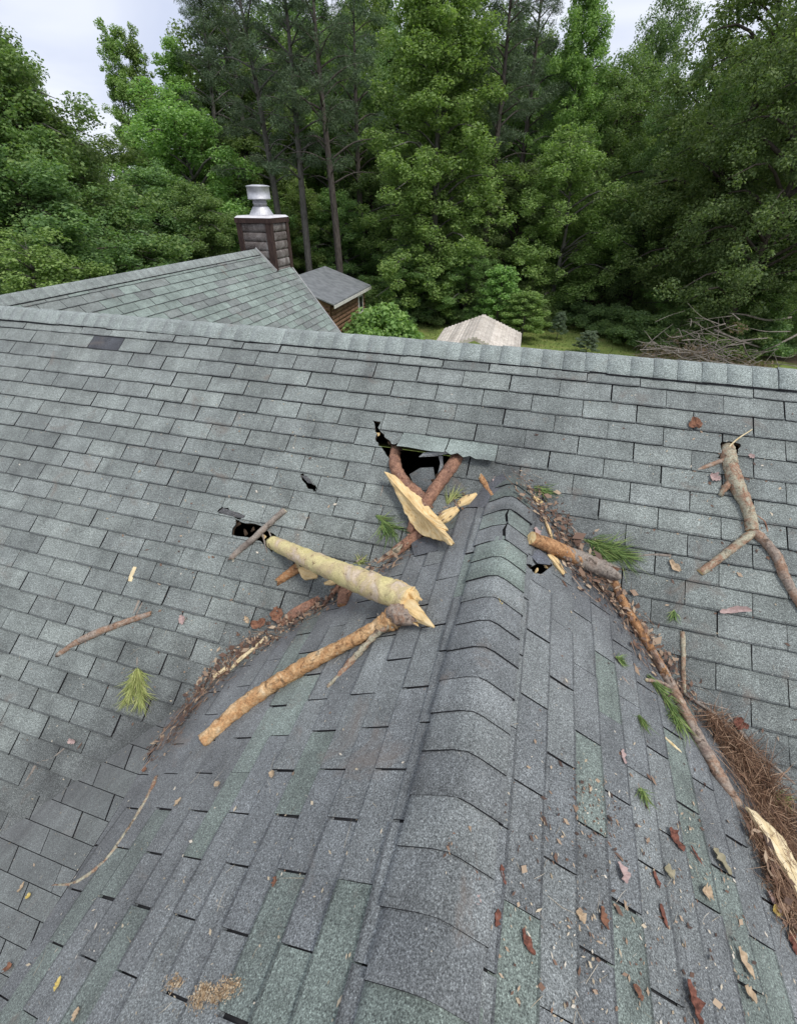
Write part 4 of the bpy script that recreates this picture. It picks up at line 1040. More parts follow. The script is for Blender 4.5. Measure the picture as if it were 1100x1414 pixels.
NP2 = [(1035, 1128, 4, .5), (1056, 1170, 5, .7), (1078, 1225, 7, .7), (1105, 1285, 7, .7)]
scatter('leaf_litter', [LV], 900, 'litter_bits', 0.024, 'brown leaf and bark litter along the left valley', 1, 'chip', 0.035)
scatter('needle_litter', [LV], 420, 'needles_brown', 0.075, 'brown needles along the left valley', 2, 'flow', 0.03, 0.03)
scatter('leaf_litter', [RV], 900, 'litter_bits', 0.025, 'brown leaf and bark litter around the log and right valley', 3, 'chip', 0.04)
scatter('needle_litter', [RV], 420, 'needles_brown', 0.085, 'brown needles around the log', 4, 'flow', 0.035, 0.028)
scatter('pine_needles', [NP, NP2], 5200, 'needles_brown', 0.065, 'heap of rust-brown pine needles in the right valley', 5, 'needle', 0.045, 0.032)
scatter('leaf_litter', [NP2], 160, 'litter_bits', 0.036, 'dead leaves at the foot of the needle heap', 6, 'chip', 0.04)
ALL = [[(50, 560, 130, 1), (500, 600, 150, 1), (1000, 640, 150, .8)], [(100, 850, 150, .9), (400, 760, 110, 1.2)], [(900, 1150, 130, 2.4), (880, 1330, 130, 2.2)], [(300, 1150, 130, 1.3), (120, 1300, 120, .9)], [(450, 1200, 160, .6), (620, 1250, 120, .4)]]
scatter('fine_litter', ALL, 1500, 'straw_bits', 0.010, 'fine pale specks of bark and straw strewn over the roof', 7, 'chip', 0.003)
scatter('fine_litter', ALL, 480, 'straw_bits', 0.05, 'loose pale needles strewn over the roof', 8, 'needle', 0.004, 0.02)
scatter('fine_litter', [ALL[2], [(830, 700, 90, 1), (1040, 720, 90, 1)], ALL[1]], 900, 'litter_bits', 0.014, 'fine brown specks strewn over the roof', 9, 'chip', 0.004)
scatter('fine_litter', [[(800, 1085, 26, 1), (845, 1150, 22, 1)], [(500, 1290, 0.1, .01), (501, 1290, .1, .01)]], 170, 'litter_bits', 0.010, 'patch of brown crumbs low on the right gable slope', 10, 'chip', 0.006)
scatter('fine_litter', [[(640, 1145, 7, 1), (622, 1175, 7, 1)]], 70, 'litter_bits', 0.010, 'patch of brown crumbs on the gable ridge', 12, 'chip', 0.006)
scatter('sawdust', [[(232, 1362, 5, .7), (246, 1352, 5, .7)], [(268, 1388, 6, 1), (285, 1362, 5, 1)], [(290, 1380, 7, .8), (325, 1358, 6, 1.2)]], 1500, 'saw_bits', 0.005, 'pale sawdust scraped over the lower left gable slope', 11, 'chip', 0.006)

# ------------------------------------------------------------------ single leaves and bark flakes one can pick out
simple('leaf_rust', (0.13, 0.065, 0.045), (0.30, 0.15, 0.09), 70, coord='pos')
simple('leaf_pink', (0.34, 0.24, 0.22), (0.48, 0.36, 0.33), 80, coord='pos')
simple('leaf_tan', (0.34, 0.25, 0.16), (0.52, 0.40, 0.27), 80, coord='pos')
simple('leaf_yellow', (0.52, 0.38, 0.10), (0.66, 0.54, 0.22), 30, coord='pos')
simple('flake_red', (0.08, 0.035, 0.025), (0.24, 0.10, 0.07), 90, coord='pos')
simple('lichen_flake', (0.22, 0.20, 0.13), (0.36, 0.32, 0.22), 40, coord='pos')
def leaf(px, py, L, ang, mat, label, w=0.5, curl=0.25, cat='leaf', name='dead_leaf'):
    """curled blade of seven cross sections with a midrib fold; L px long, ang in the photo (degrees, 0 = to the right, clockwise)"""
    c = on_roof(px, py, .013); q = on_roof(px+math.cos(math.radians(ang))*8, py+math.sin(math.radians(ang))*8, .013); n = roof_n(c); f = (q-c); f /= np.linalg.norm(f); s = np.cross(n, f)
    sc = L*(0.72 if name == 'bark_flake' else 0.85)*depth_of(c)/FPX; r = random.Random(px*31+py); V, F = [], []; m = 9; bend = r.uniform(-.25, .25)
    for i in range(m):
        t_ = i/(m-1); hw = sc*w*0.6*math.sin(math.pi*min(0.96, t_*0.9+0.06))**0.6*r.uniform(0.5, 1.2)
        ce = c+f*sc*(t_-0.5)+s*sc*(bend*(t_-.5)**2*2+r.uniform(-.02, .02))+n*sc*curl*(abs(t_-0.45))**1.5*1.4
        V += [ce-s*hw+n*hw*r.uniform(0.2, 0.9), ce, ce+s*hw+n*hw*r.uniform(0.2, 0.9)]
    nv = len(V); V += [v-n*0.0015 for v in V]
    for i in range(m-1):
        for k_ in (0, 1): a = i*3+k_; F += [(a, a+1, a+4, a+3), (nv+a, nv+a+3, nv+a+4, nv+a+1)]
        F += [(i*3, i*3+3, nv+i*3+3, nv+i*3), (i*3+2, nv+i*3+2, nv+i*3+5, i*3+5)]
    o = obj(name, V, F, [mat], None); tag(o, label, cat, 'dead leaves and bark flakes lying singly'); return o
for a in [
    (656, 1242, 17, 60, 'leaf_pink', 'pinkish leaf on the gable ridge', .8), (858, 1205, 28, 70, 'leaf_pink', 'greyish-pink curled leaf on the right gable slope', .7),
    (859, 1045, 24, 85, 'leaf_pink', 'narrow pinkish leaf high on the right gable slope', .4), (1070, 1258, 24, 10, 'leaf_yellow', 'bright yellow leaf at the foot of the needle heap', .5),
    (1066, 1246, 28, 60, 'leaf_pink', 'pale curled leaf just above the yellow leaf', .45), (1034, 1372, 24, 50, 'leaf_tan', 'tan leaf near the bottom right corner', .7),
    (974, 1232, 22, 20, 'leaf_tan', 'tan and rust leaf in the middle of the right gable slope', .8), (922, 1204, 20, 40, 'lichen_flake', 'olive lichen flake beside rust bark', .9),
    (800, 1265, 20, 50, 'leaf_tan', 'tan leaf on the lower gable slope, right of the caps', .7), (80, 1360, 20, 110, 'leaf_yellow', 'yellow leaf near the bottom left corner', .4),
    (105, 1402, 18, 110, 'leaf_tan', 'pale leaf at the bottom edge, left', .5), (12, 1338, 16, 20, 'leaf_rust', 'rust leaf at the left edge, low down', .8),
    (376, 1070, 16, 70, 'leaf_tan', 'small tan leaf below the orange branch', .6), (380, 1218, 15, 100, 'leaf_rust', 'small rust leaf on the left gable slope', .5),
    (300, 1084, 16, 20, 'leaf_tan', 'curled tan leaf in the middle of the left gable slope', .6), (246, 1108, 14, 130, 'straw', 'whitish leaf scrap near the left valley', .6),
    (252, 856, 16, 80, 'leaf_pink', 'pinkish-grey leaf left of the valley litter', .6), (100, 1024, 14, 10, 'leaf_pink', 'pale leaf at the tip of the kinked twig', .6),
    (384, 850, 28, 75, 'leaf_rust', 'large rust leaf standing in the left valley litter', .6), (358, 862, 26, -15, 'leaf_rust', 'broad rust leaf flat in the left valley litter', .6),
    (341, 856, 14, 60, 'leaf_tan', 'pale leaf at the upper edge of the left litter', .5), (200, 1064, 12, 80, 'leaf_rust', 'small rust leaf where the left litter ends', .5),
    (958, 586, 20, -20, 'leaf_rust', 'crumpled brown leaf above the forked branch', .8), (1037, 630, 9, 30, 'leaf_pink', 'small pink scrap right of the forked branch', .9),
    (930, 782, 22, 50, 'leaf_tan', 'folded tan leaf left of the fork arm', .45), (986, 660, 16, 30, 'leaf_pink', 'grey leaf hanging below the fork twig', .8),
    (740, 735, 20, 80, 'leaf_pink', 'curled pinkish leaf beside the log end', .5), (684, 664, 16, 100, 'leaf_pink', 'pink scrap above the gable ridge top', .6),
    (1012, 842, 46, -5, 'leaf_pink', 'long flat greyish leaf on the right main slope', .25), (690, 828, 20, 95, 'leaf_yellow', 'straw-coloured catkin on the gable ridge', .4),
    (40, 1238, 12, 0, 'leaf_yellow', 'small yellow scrap at the left edge', .6), (30, 1226, 16, 120, 'leaf_tan', 'tan sliver at the left edge', .4)]:
    a = list(a); a[4] = 'leaf_tan' if a[4] == 'straw' else a[4]; leaf(*a[:6], w=a[6])
for a in [
    (693, 1208, 30, 78, 'flake_red', 'red bark flake right of the gable caps', .3), (686, 1268, 28, 100, 'flake_red', 'red bark flake below another beside the caps', .4), (657, 1210, 18, 70, 'leaf_rust', 'orange-red bark flake on a ridge cap', .5),
    (727, 1303, 42, 65, 'flake_red', 'long red bark flake across a shingle slot', .4), (932, 1160, 40, 60, 'flake_red', 'big red bark flake among fine litter', .5), (956, 1384, 62, 75, 'flake_red', 'largest red-brown bark flake near the bottom edge', .42),
    (995, 1190, 46, 55, 'lichen_flake', 'mottled lichen-covered bark flake on the right gable slope', .5), (832, 1268, 34, 75, 'leaf_rust', 'ragged rust bark strip on the gable slope', .4), (906, 1215, 26, 70, 'flake_red', 'dark red bark flake beside the lichen flake', .4),
    (915, 1265, 36, 75, 'flake_red', 'thin red bark curl lower on the right slope', .3), (1028, 1330, 46, 65, 'leaf_tan', 'shaggy brown bark strip near the right edge', .4), (1022, 1000, 26, 25, 'flake_red', 'dark red bark flake at the head of the needle heap', .7),
    (1092, 1300, 40, 80, 'flake_red', 'red-brown bark chunk at the right edge', .6), (880, 1370, 26, 60, 'leaf_rust', 'small rust bark flake near the bottom', .5), (960, 1180, 30, 60, 'flake_red', 'slim red bark flake above the grey twig', .3)]:
    leaf(*a[:6], w=a[6], curl=0.12, cat='bark flake', name='bark_flake')
P = lay([(442, 824, .012), (425, 836, .018), (405, 848, .018), (388, 862, .012)]); o = splinter('bark_slab', P, pw(P, [3, 6, 6.5, 4]), pw(P, [1.5, 3, 3, 2]), 'bark_red', None, 61); tag(o, 'curved dark red slab of bark in the left valley', 'bark')
P = lay([(318, 925, .016), (330, 912, .02), (352, 894, .018), (368, 880, .014)]); o = splinter('wood_sliver', P, pw(P, [1.2, 2.4, 2.2, 2.6]), pw(P, [1, 2, 2, 1.5]), 'pale_wood', None, 62); tag(o, 'long straw-coloured sliver in the left valley litter', 'wood')
P = lay([(295, 935, .016), (305, 928, .018), (316, 920, .016)]); o = splinter('wood_sliver', P, pw(P, [2, 3, 2.5]), pw(P, [1.5, 2, 1.5]), 'pale_wood', None, 63); tag(o, 'short straw-coloured sliver lower in the left valley litter', 'wood')

sq = random.Random(23)
for hole, pts_ in (('a', [(536, 612), (544, 618), (523, 600), (540, 634), (556, 660), (575, 672), (604, 656), (622, 646), (596, 664)]), ('b', [(332, 722), (350, 730), (340, 738), (366, 742)]), ('c', [(742, 786), (752, 782)])):
    for (x, y) in pts_:
        an = sq.uniform(0, 6.28); l_ = sq.uniform(9, 20); P = [on_roof(x, y, -.012), on_roof(x+math.cos(an)*l_*.5, y+math.sin(an)*l_*.3, -.03), on_roof(x+math.cos(an)*l_, y+math.sin(an)*l_*.5, -.06)]
        splinter('deck_splinter', P, pw(P, [2.6, 2.2, .6]), pw(P, [1.2, 1, .4]), 'split_wood' if sq.random() < .4 else 'plywood', house, int(x))
# ------------------------------------------------------------------ ground
def ground_mat():
    k = NB('ground_soil', 0.95, 0.1); P = k.pos(); s = k.sep(P)
    # mown clearing behind the house, leaf mould under the trees
    ex = k.math('DIVIDE', k.math('SUBTRACT', s[0], 4.0), 15.0); ey = k.math('DIVIDE', k.math('SUBTRACT', s[1], 14.0), 19.0)
    d = k.math('SQRT', k.math('ADD', k.math('MULTIPLY', ex, ex), k.math('MULTIPLY', ey, ey)))
    d = k.math('ADD', d, k.math('MULTIPLY', k.math('SUBTRACT', k.noise(P, 0.35, 4, 0.6), 0.5), 0.5))
    m = k.ramp(d, (0.9, 0.0), (1.08, 1.0))
    g = k.ramp(k.noise(P, 1.3, 5, 0.65), (0.3, (0.15, 0.20, 0.055)), (0.5, (0.21, 0.27, 0.075)), (0.68, (0.28, 0.27, 0.10)))
    f = k.ramp(k.noise(P, 2.2, 5, 0.65), (0.35, (0.035, 0.028, 0.018)), (0.65, (0.085, 0.066, 0.042)))
    k.color(k.mix(m, g, f)); k.bump(k.noise(P, 9, 5, 0.7), 0.06, 0.8)
ground_mat()
gx = np.concatenate([np.linspace(-400, -60, 8), np.linspace(-50, 50, 51), np.linspace(60, 400, 8)]); gy = np.concatenate([np.linspace(-120, -10, 8), np.linspace(-8, 70, 40), np.linspace(80, 600, 9)])
def gz(x, y):
    far = max(0.0, math.hypot(x-3, y-10)-32)
    return ZG+0.10*math.sin(x*0.4+1)*math.cos(y*0.31)+min(5.0, far*0.035)
V = [(x, y, gz(x, y)) for y in gy for x in gx]; nx = len(gx)
F = [(j*nx+i, j*nx+i+1, (j+1)*nx+i+1, (j+1)*nx+i) for j in range(len(gy)-1) for i in range(nx-1)]
o = obj('ground', V, F, ['ground_soil'], None, smooth=True); o['kind'] = 'structure'; o['label'] = 'grassy clearing and woodland floor behind the house'
def hdir(px, py=265):
    d = ray(px, py); h = np.array([d[0], d[1]]); return h/np.linalg.norm(h)
def spot(px, dist, py=265):
    h = hdir(px, py); x, y = CAM[0]+h[0]*dist, CAM[1]+h[1]*dist; return x, y, gz(x, y)
def height_for(px, py, dist, z0):
    d = ray(px, py); return CAM[2]+dist*d[2]/math.hypot(d[0], d[1])-z0

# ------------------------------------------------------------------ leaf and trunk materials
def leaf_mat(name, a, b, c, trans=0.40):
    k = NB(name, 0.55, 0.25); r = k.attr('rnd'); oi = k.n('ShaderNodeObjectInfo').outputs['Random']
    col = k.ramp(r, (0.0, a), (0.5, b), (1.0, c))
    hs = k.n('ShaderNodeHueSaturation'); k.set(hs.inputs['Color'], col)
    hs.inputs['Saturation'].default_value = 0.88; k.set(hs.inputs['Hue'], k.math('ADD', 0.485, k.math('MULTIPLY', oi, 0.03))); k.set(hs.inputs['Value'], k.math('ADD', 0.82, k.math('MULTIPLY', oi, 0.36)))
    k.color(hs.outputs[0])
    tr_ = k.n('ShaderNodeBsdfTranslucent'); k.set(tr_.inputs[0], k.mix(1.0, hs.outputs[0], (1.1, 1.25, 0.6), 'MULTIPLY'))
    mx = k.n('ShaderNodeMixShader'); mx.inputs[0].default_value = trans
    k.nt.links.new(k.b.outputs[0], mx.inputs[1]); k.nt.links.new(tr_.outputs[0], mx.inputs[2])
    k.nt.links.new(mx.outputs[0], k.nt.nodes['Material Output'].inputs[0])
leaf_mat('leaf_bright', (0.154, 0.266, 0.068), (0.237, 0.395, 0.087), (0.350, 0.509, 0.120))
leaf_mat('leaf_mid', (0.117, 0.210, 0.063), (0.186, 0.301, 0.079), (0.281, 0.395, 0.107))
leaf_mat('leaf_dark', (0.102, 0.178, 0.062), (0.159, 0.258, 0.079), (0.245, 0.352, 0.105))
leaf_mat('leaf_pine', (0.070, 0.122, 0.064), (0.106, 0.169, 0.082), (0.165, 0.231, 0.113), 0.15)
leaf_mat('leaf_grey', (0.13, 0.19, 0.12), (0.21, 0.28, 0.18), (0.32, 0.40, 0.27))
leaf_mat('leaf_dry', (0.131, 0.102, 0.058), (0.217, 0.160, 0.102), (0.319, 0.217, 0.145))
simple('trunk_grey', (0.085, 0.08, 0.07), (0.18, 0.168, 0.15), 3, bump=0.02, stretch=(4, 4, 1))
simple('trunk_dark', (0.045, 0.036, 0.03), (0.10, 0.082, 0.068), 3, bump=0.02, stretch=(4, 4, 1))
simple('trunk_pine', (0.06, 0.05, 0.043), (0.13, 0.112, 0.097), 3, bump=0.02, stretch=(4, 4, 1))
simple('dead_wood', (0.16, 0.135, 0.115), (0.30, 0.265, 0.23), 8)

# ------------------------------------------------------------------ tree prototypes (unit: metres, base at origin)
def leaf_cloud(C, R, n, size, seed, flat=0.55, droop=0.0, needle=False, up=0.8):
    """leaves spread through ellipsoid clumps: centres C (m,3), radii R (m)"""
    r = np.random.default_rng(seed); m = len(C); w = np.asarray(R)**2; idx = r.choice(m, n, p=w/w.sum())
    d = r.normal(size=(n, 3)); d /= np.linalg.norm(d, axis=1)[:, None]; rad = r.random(n)**0.45
    off = d*rad[:, None]*np.asarray(R)[idx][:, None]; off[:, 2] *= flat
    off[:, 2] -= droop*(np.hypot(off[:, 0], off[:, 1]))
    P = np.asarray(C)[idx]+off
    N = r.normal(size=(n, 3))*0.55+d*0.45; N[:, 2] += up*0.8; N /= np.linalg.norm(N, axis=1)[:, None]
    A = np.cross(N, r.normal(size=(n, 3))); A /= np.linalg.norm(A, axis=1)[:, None]; Bv = np.cross(N, A)
    s = size*np.exp(r.normal(size=(n, 1))*0.25); asp = 0.12 if needle else 0.62
    V = np.stack([P-A*s*.5, P+Bv*s*.5*asp-A*s*.08, P+A*s*.5-N*s*0.12, P-Bv*s*.5*asp-A*s*.08], 1).reshape(-1, 3)
    i = np.arange(n)[:, None]*4
    return V, np.concatenate([i, i+1, i+2, i+3], 1), r.random(n)
def bundle(segs, sides=6):
    """tubes for a trunk and its limbs: list of (points, radii)"""
    V, F = [], []
    for q, (P, R) in enumerate(segs):
        v, f, m_, s_ = tube(P, R, sides if q else sides+3, 3, 0.06, q+7); o = len(V); V += v; F += [tuple(i+o for i in g) for g in f]
    return V, F
def make_tree(kind, seed):
    r = random.Random(seed); C, R, segs = [], [], []; fl = []
    if kind in ('oak', 'maple', 'tulip', 'poplar'):
        H = {'oak': 18, 'maple': 14, 'tulip': 20, 'poplar': 18}[kind]
        wmax = {'oak': 5.2, 'maple': 3.9, 'tulip': 4.6, 'poplar': 2.3}[kind]
        base = {'oak': 0.16, 'maple': 0.06, 'tulip': 0.05, 'poplar': 0.12}[kind]
        lean = (r.uniform(-.5, .5), r.uniform(-.5, .5))
        tp = [np.array([lean[0]*(t_**2)+0.12*math.sin(t_*7+seed), lean[1]*(t_**2)+0.12*math.cos(t_*6+seed), H*0.96*t_]) for t_ in (0, .15, .35, .55, .75, 1)]
        rt = 0.0115*H; segs.append((tp, [rt*1.25, rt, rt*.8, rt*.55, rt*.3, rt*.06]))
        nb = {'oak': 95, 'maple': 80, 'tulip': 150, 'poplar': 125}[kind]
        for i in range(nb):
            t_ = base+(1-base)*((i+r.random())/nb)**0.9; a = i*2.39996+r.uniform(-.5, .5)
            f = (t_-base)/(1-base)
            prof = {'oak': math.sin(math.pi*min(1, f*0.82+0.16))**0.7, 'maple': math.sin(math.pi*min(1, f*0.84+0.15))**0.75, 'tulip': (1-f)**0.62*min(1, f*6+0.55), 'poplar': (1-f)**0.7*min(1, f*4+0.4)}[kind]
            L = wmax*prof*r.uniform(0.35, 1.12)+0.25
            rise = {'oak': 0.25, 'maple': 0.3, 'tulip': 0.28, 'poplar': 1.5}[kind]
            tz = H*0.96*t_; k0 = min(len(tp)-2, int(t_*5)); cpt = np.array([np.interp(tz, [p[2] for p in tp], [p[0] for p in tp]), np.interp(tz, [p[2] for p in tp], [p[1] for p in tp]), tz])
            tip = cpt+np.array([math.cos(a)*L, math.sin(a)*L, L*rise*r.uniform(0.2, 1.3)-0.05*L*L*(kind != 'poplar')])
            tip[2] = max(0.5, tip[2])
            if r.random() < 0.62 and L > 0.8: segs.append(([cpt-np.array([0, 0, L*0.2]), (cpt+tip)/2+np.array([0, 0, 0.15*L]), tip], [0.018*L+0.02, 0.011*L+0.012, 0.008]))
            nc = 2+int(L*1.5)
            for q in range(nc):
                g = 1-0.72*q/max(1, nc)*r.uniform(0.7, 1.1)
                p = cpt+(tip-cpt)*g+np.array([r.gauss(0, .3), r.gauss(0, .3), r.gauss(0, .42)])*(0.7+0.14*L)
                C.append(p); R.append(r.uniform(0.22, 0.66)*(0.72 if kind == 'poplar' else 1.0)*(1.15 if kind == 'oak' else 1.0))
        n, size = {'oak': (75000, 0.135), 'maple': (60000, 0.13), 'tulip': (120000, 0.135), 'poplar': (48000, 0.125)}[kind]
        V, F, rn = leaf_cloud(np.array(C), np.array(R), n, size, seed, 0.85, 0.08)
    elif kind == 'pine':
        H = 24
        tp = [np.array([0.2*math.sin(t_*5+seed), 0.2*math.cos(t_*4+seed), H*t_]) for t_ in (0, .2, .4, .6, .8, 1)]
        segs.append((tp, [.30, .26, .22, .17, .10, .02]))
        for i in range(46):
            t_ = 0.42+0.58*((i+r.random())/46); a = i*2.39996+r.uniform(-.4, .4); f = (t_-.42)/.58
            L = (3.3*(1-f)**0.6+0.35)*r.uniform(0.6, 1.15)
            if f < 0.25 and r.random() < 0.5: L *= 0.9
            cpt = np.array([0.2*math.sin(t_*5+seed), 0.2*math.cos(t_*4+seed), H*t_])
            tip = cpt+np.array([math.cos(a)*L, math.sin(a)*L, L*(0.25+0.55*f)*r.uniform(.4, 1.3)])
            segs.append(([cpt, (cpt+tip)/2+np.array([0, 0, .12*L]), tip], [.018*L+.015, .012*L+.01, .008]))
            if f < 0.2 and r.random() < 0.55: continue
            for q in range(2+int(L*1.5)):
                g = 1-0.55*r.random()**1.3; p = cpt+(tip-cpt)*g+np.array([r.gauss(0, .3), r.gauss(0, .3), r.gauss(0, .2)]); C.append(p); R.append(r.uniform(.32, .58))
        V, F, rn = leaf_cloud(np.array(C), np.array(R), 21000, 0.23, seed, 0.7, 0.0, True, 0.3)
    elif kind in ('shrub', 'sapling', 'bush'):
        H = {'shrub': 2.6, 'sapling': 5.0, 'bush': 2.0}[kind]; nb = {'shrub': 46, 'sapling': 40, 'bush': 40}[kind]
        if kind == 'sapling': segs.append(([np.zeros(3), np.array([.05, .03, H*.5]), np.array([-.05, .05, H*.95])], [.05, .035, .008]))
        for i in range(nb):
            a = i*2.39996; 
            if kind == 'sapling':
                t_ = 0.2+0.78*i/nb; L = (1.25*(1-t_)**0.6+.2)*r.uniform(.6, 1.1); cpt = np.array([0, 0, H*t_*.95]); tip = cpt+np.array([math.cos(a)*L, math.sin(a)*L, L*.35])
                segs.append(([cpt, (cpt+tip)/2, tip], [.014, .01, .004])); C += [tip, (cpt+2*tip)/3]; R += [.30, .26]
            else:
                rad = H*0.62*math.sqrt(r.random()); zz = H*(0.18+0.72*r.random()*math.sqrt(max(0.05, 1-(rad/(H*.7))**2)))
                tip = np.array([math.cos(a)*rad, math.sin(a)*rad, zz]); C.append(tip); R.append(r.uniform(.28, .5))
                if i % 2 == 0: segs.append(([np.array([math.cos(a)*.1, math.sin(a)*.1, 0]), tip*0.55, tip], [.022, .014, .005]))
        n, size = {'shrub': (14000, .10), 'sapling': (9000, .12), 'bush': (8000, .15)}[kind]
        V, F, rn = leaf_cloud(np.array(C), np.array(R), n, size, seed, .75, 0.05)
    tv, tf = bundle(segs)
    return (V, F, rn), (tv, tf), H
PROTO = {}
def proto(key, kind, seed, leafm, trunkm):
    (V, F, rn), (tv, tf), H = make_tree(kind, seed)
    PROTO[key] = (fast_mesh('crown', V, F, leafm, {'rnd': rn}), mesh('trunk', tv, tf, [trunkm], None, True), H)
proto('oak_a', 'oak', 1, 'leaf_dark', 'trunk_dark'); proto('oak_b', 'oak', 2, 'leaf_mid', 'trunk_dark')
proto('maple_a', 'maple', 3, 'leaf_mid', 'trunk_grey'); proto('maple_b', 'maple', 4, 'leaf_bright', 'trunk_grey'); proto('maple_c', 'maple', 8, 'leaf_dark', 'trunk_dark')
proto('tulip', 'tulip', 5, 'leaf_bright', 'trunk_grey'); proto('poplar', 'poplar', 6, 'leaf_bright', 'trunk_grey')
proto('pine_a', 'pine', 7, 'leaf_pine', 'trunk_pine'); proto('pine_b', 'pine', 12, 'leaf_pine', 'trunk_grey')
proto('shrub_a', 'shrub', 13, 'leaf_mid', 'trunk_dark'); proto('shrub_b', 'shrub', 14, 'leaf_dark', 'trunk_dark'); proto('bush', 'bush', 15, 'leaf_bright', 'trunk_dark')
proto('sapling', 'sapling', 16, 'leaf_bright', 'trunk_grey'); proto('grey_plant', 'sapling', 17, 'leaf_grey', 'trunk_grey')
gr_ = random.Random(77)
def plant(key, px, dist, label, H=None, top=None, wide=1.0, group=None, name=None, cat='tree', rot=None, lean=0.0):
    crown, trunk, H0 = PROTO[key]; x, y, z = spot(px, dist, 265 if top is None else min(330, max(0, top)+90))
    if top is not None: H = height_for(px, top, dist, z)
    sz = H/H0; sxy = (0.35*1.0+0.65*sz)*wide if sz < 1 else sz*wide
    root = empty(name or {'oak': 'broadleaf_tree', 'map': 'broadleaf_tree', 'tul': 'tulip_tree', 'pop': 'poplar_tree', 'pin': 'pine_tree', 'shr': 'shrub', 'bus': 'bush', 'sap': 'sapling', 'gre': 'leafy_plant'}[key[:3]], (x, y, z-0.05), label, cat, group)
    root.scale = (sxy, sxy, sz); root.rotation_euler = (lean*0.3, lean, rot if rot is not None else gr_.uniform(0, 6.28))
    for nm, me in (('trunk', trunk), ('crown', crown)):
        o = bpy.data.objects.new(nm, me); COL.objects.link(o); o.parent = root
    return root
FR = 'trees at the edge of the clearing'; SH = 'shrubs along the foot of the woods'
# left mass
plant('oak_b', -150, 24.6, 'large tree cut off by the left edge of the picture', top=-60, group=FR)
plant('oak_a', -45, 28.0, 'tall dark tree filling the upper left edge', top=-40, group=FR)
plant('maple_a', -5, 28.0, 'leafy tree whose top meets the sky at the left edge', top=25, group=FR, wide=1.25)
plant('oak_b', 62, 30.2, 'full green tree sloping down from the left sky edge', top=150, group=FR)
plant('maple_c', 108, 37.0, 'dark tree below the open patch of sky', top=185, group=FR, wide=1.3)
plant('maple_b', 8, 19.6, 'low yellow-green tree above the wing roof, left edge', top=315, group=FR, wide=1.15)
plant('maple_c', 55, 23.5, 'dark tree low on the left above the wing ridge', top=215, group=FR, wide=1.4)
plant('maple_a', 118, 29.1, 'rounded green tree left of the twin poplar', top=205, group=FR, wide=1.3)
plant('poplar', 164, 42.6, 'taller spire of the twin poplar against the sky', top=32, group=FR, wide=.9)
plant('poplar', 203, 43.7, 'shorter spire of the twin poplar against the sky', top=45, group=FR, wide=.9)
plant('maple_a', 168, 37.0, 'green tree standing below the twin poplar', top=190, group=FR, wide=1.5)
plant('poplar', 238, 41.4, 'slim poplar just left of the pines', top=58, group=FR, wide=1.35)
plant('maple_b', 262, 38.1, 'light green tree left of the pine trunks', top=115, group=FR, wide=1.4)
plant('maple_c', 215, 32.5, 'dark round tree left of the chimney', top=225, group=FR, wide=1.4)
plant('maple_a', 285, 31.4, 'mid green tree right behind the chimney, left side', top=250, group=FR, wide=1.3)
plant('maple_c', 150, 26.9, 'dark low tree above the middle of the wing ridge', top=280, group=FR, wide=1.5)
# pines
for px, d, tp_, lab, key, ln in ((275, 41.4, -30, 'pine with a leaning crown at the edge of the sky', 'pine_b', -.05), (322, 41.4, -90, 'slender pine left of the pale trunks', 'pine_b', -.03), (366, 34.5, -110, 'pine with a pale trunk above the chimney', 'pine_b', -.06), (405, 33.3, -120, 'pine with a pale trunk right of the chimney', 'pine_b', -.05),
                             (447, 31.6, -140, 'straight dark pine with a thick trunk', 'pine_a', -.01), (492, 39.1, -60, 'pine half hidden behind the bright tulip tree', 'pine_a', 0), (700, 34.5, -110, 'dark pine right of the bright tulip tree', 'pine_a', .02), (735, 41.4, -90, 'grey pine behind the right of the tulip tree', 'pine_a', 0)):
    plant(key, px, d, lab, top=tp_, group='pines above the chimney and tulip tree', wide=1.0, lean=ln)
plant('maple_b', 420, 38.8, 'light green young tree right of the chimney', top=245, group=FR, wide=1.0)
plant('maple_a', 345, 41.2, 'green tree behind the chimney cowl', top=170, group=FR, wide=1.4)
plant('maple_a', 470, 37.5, 'green tree above the log shed', top=260, group=FR, wide=1.2)
plant('maple_b', 395, 46.2, 'light tree between the pale pine trunks', top=120, group=FR, wide=1.2)
plant('maple_c', 515, 41.2, 'dark tree left of the bright tulip tree', top=190, group=FR, wide=1.2)
plant('tulip', 605, 33.1, 'big bright green tulip tree in the middle of the picture', top=-110, group=FR, wide=1.35, rot=0.4)
plant('maple_a', 560, 31.9, 'lower green tree at the left foot of the tulip tree', top=330, group=FR, wide=1.2)
plant('maple_a', 650, 31.2, 'lower green tree at the right foot of the tulip tree', top=330, group=FR, wide=1.1)
plant('maple_c', 712, 36.2, 'dark tree in the gap right of the tulip tree', top=220, group=FR, wide=1.2)
plant('tulip', 800, 41.2, 'tall light green tree right of the dark pine', top=-50, group=FR, wide=0.9, rot=2.0)
plant('maple_b', 790, 34.4, 'green tree with spreading boughs in the right middle', top=175, group=FR, wide=1.25)
plant('oak_b', 850, 42.5, 'broad tree under the sky gap on the right', top=70, group=FR)
plant('oak_a', 900, 47.5, 'dark tree with thin top against the right sky gap', top=-25, group=FR, wide=0.75)
plant('oak_a', 975, 38.8, 'dark tree right of the sky gap', top=35, group=FR, wide=.9)
plant('oak_b', 1060, 33.8, 'large tree in the upper right corner', top=-120, group=FR, wide=1.05)
plant('oak_a', 1150, 30.0, 'tree cut off by the right edge of the picture', top=-100, group=FR)
plant('maple_a', 1010, 35.0, 'green tree in front of the dark woods on the right', top=175, group=FR, wide=1.25)
plant('maple_c', 900, 37.5, 'dark tree beside the black gap on the right', top=215, group=FR, wide=1.1)
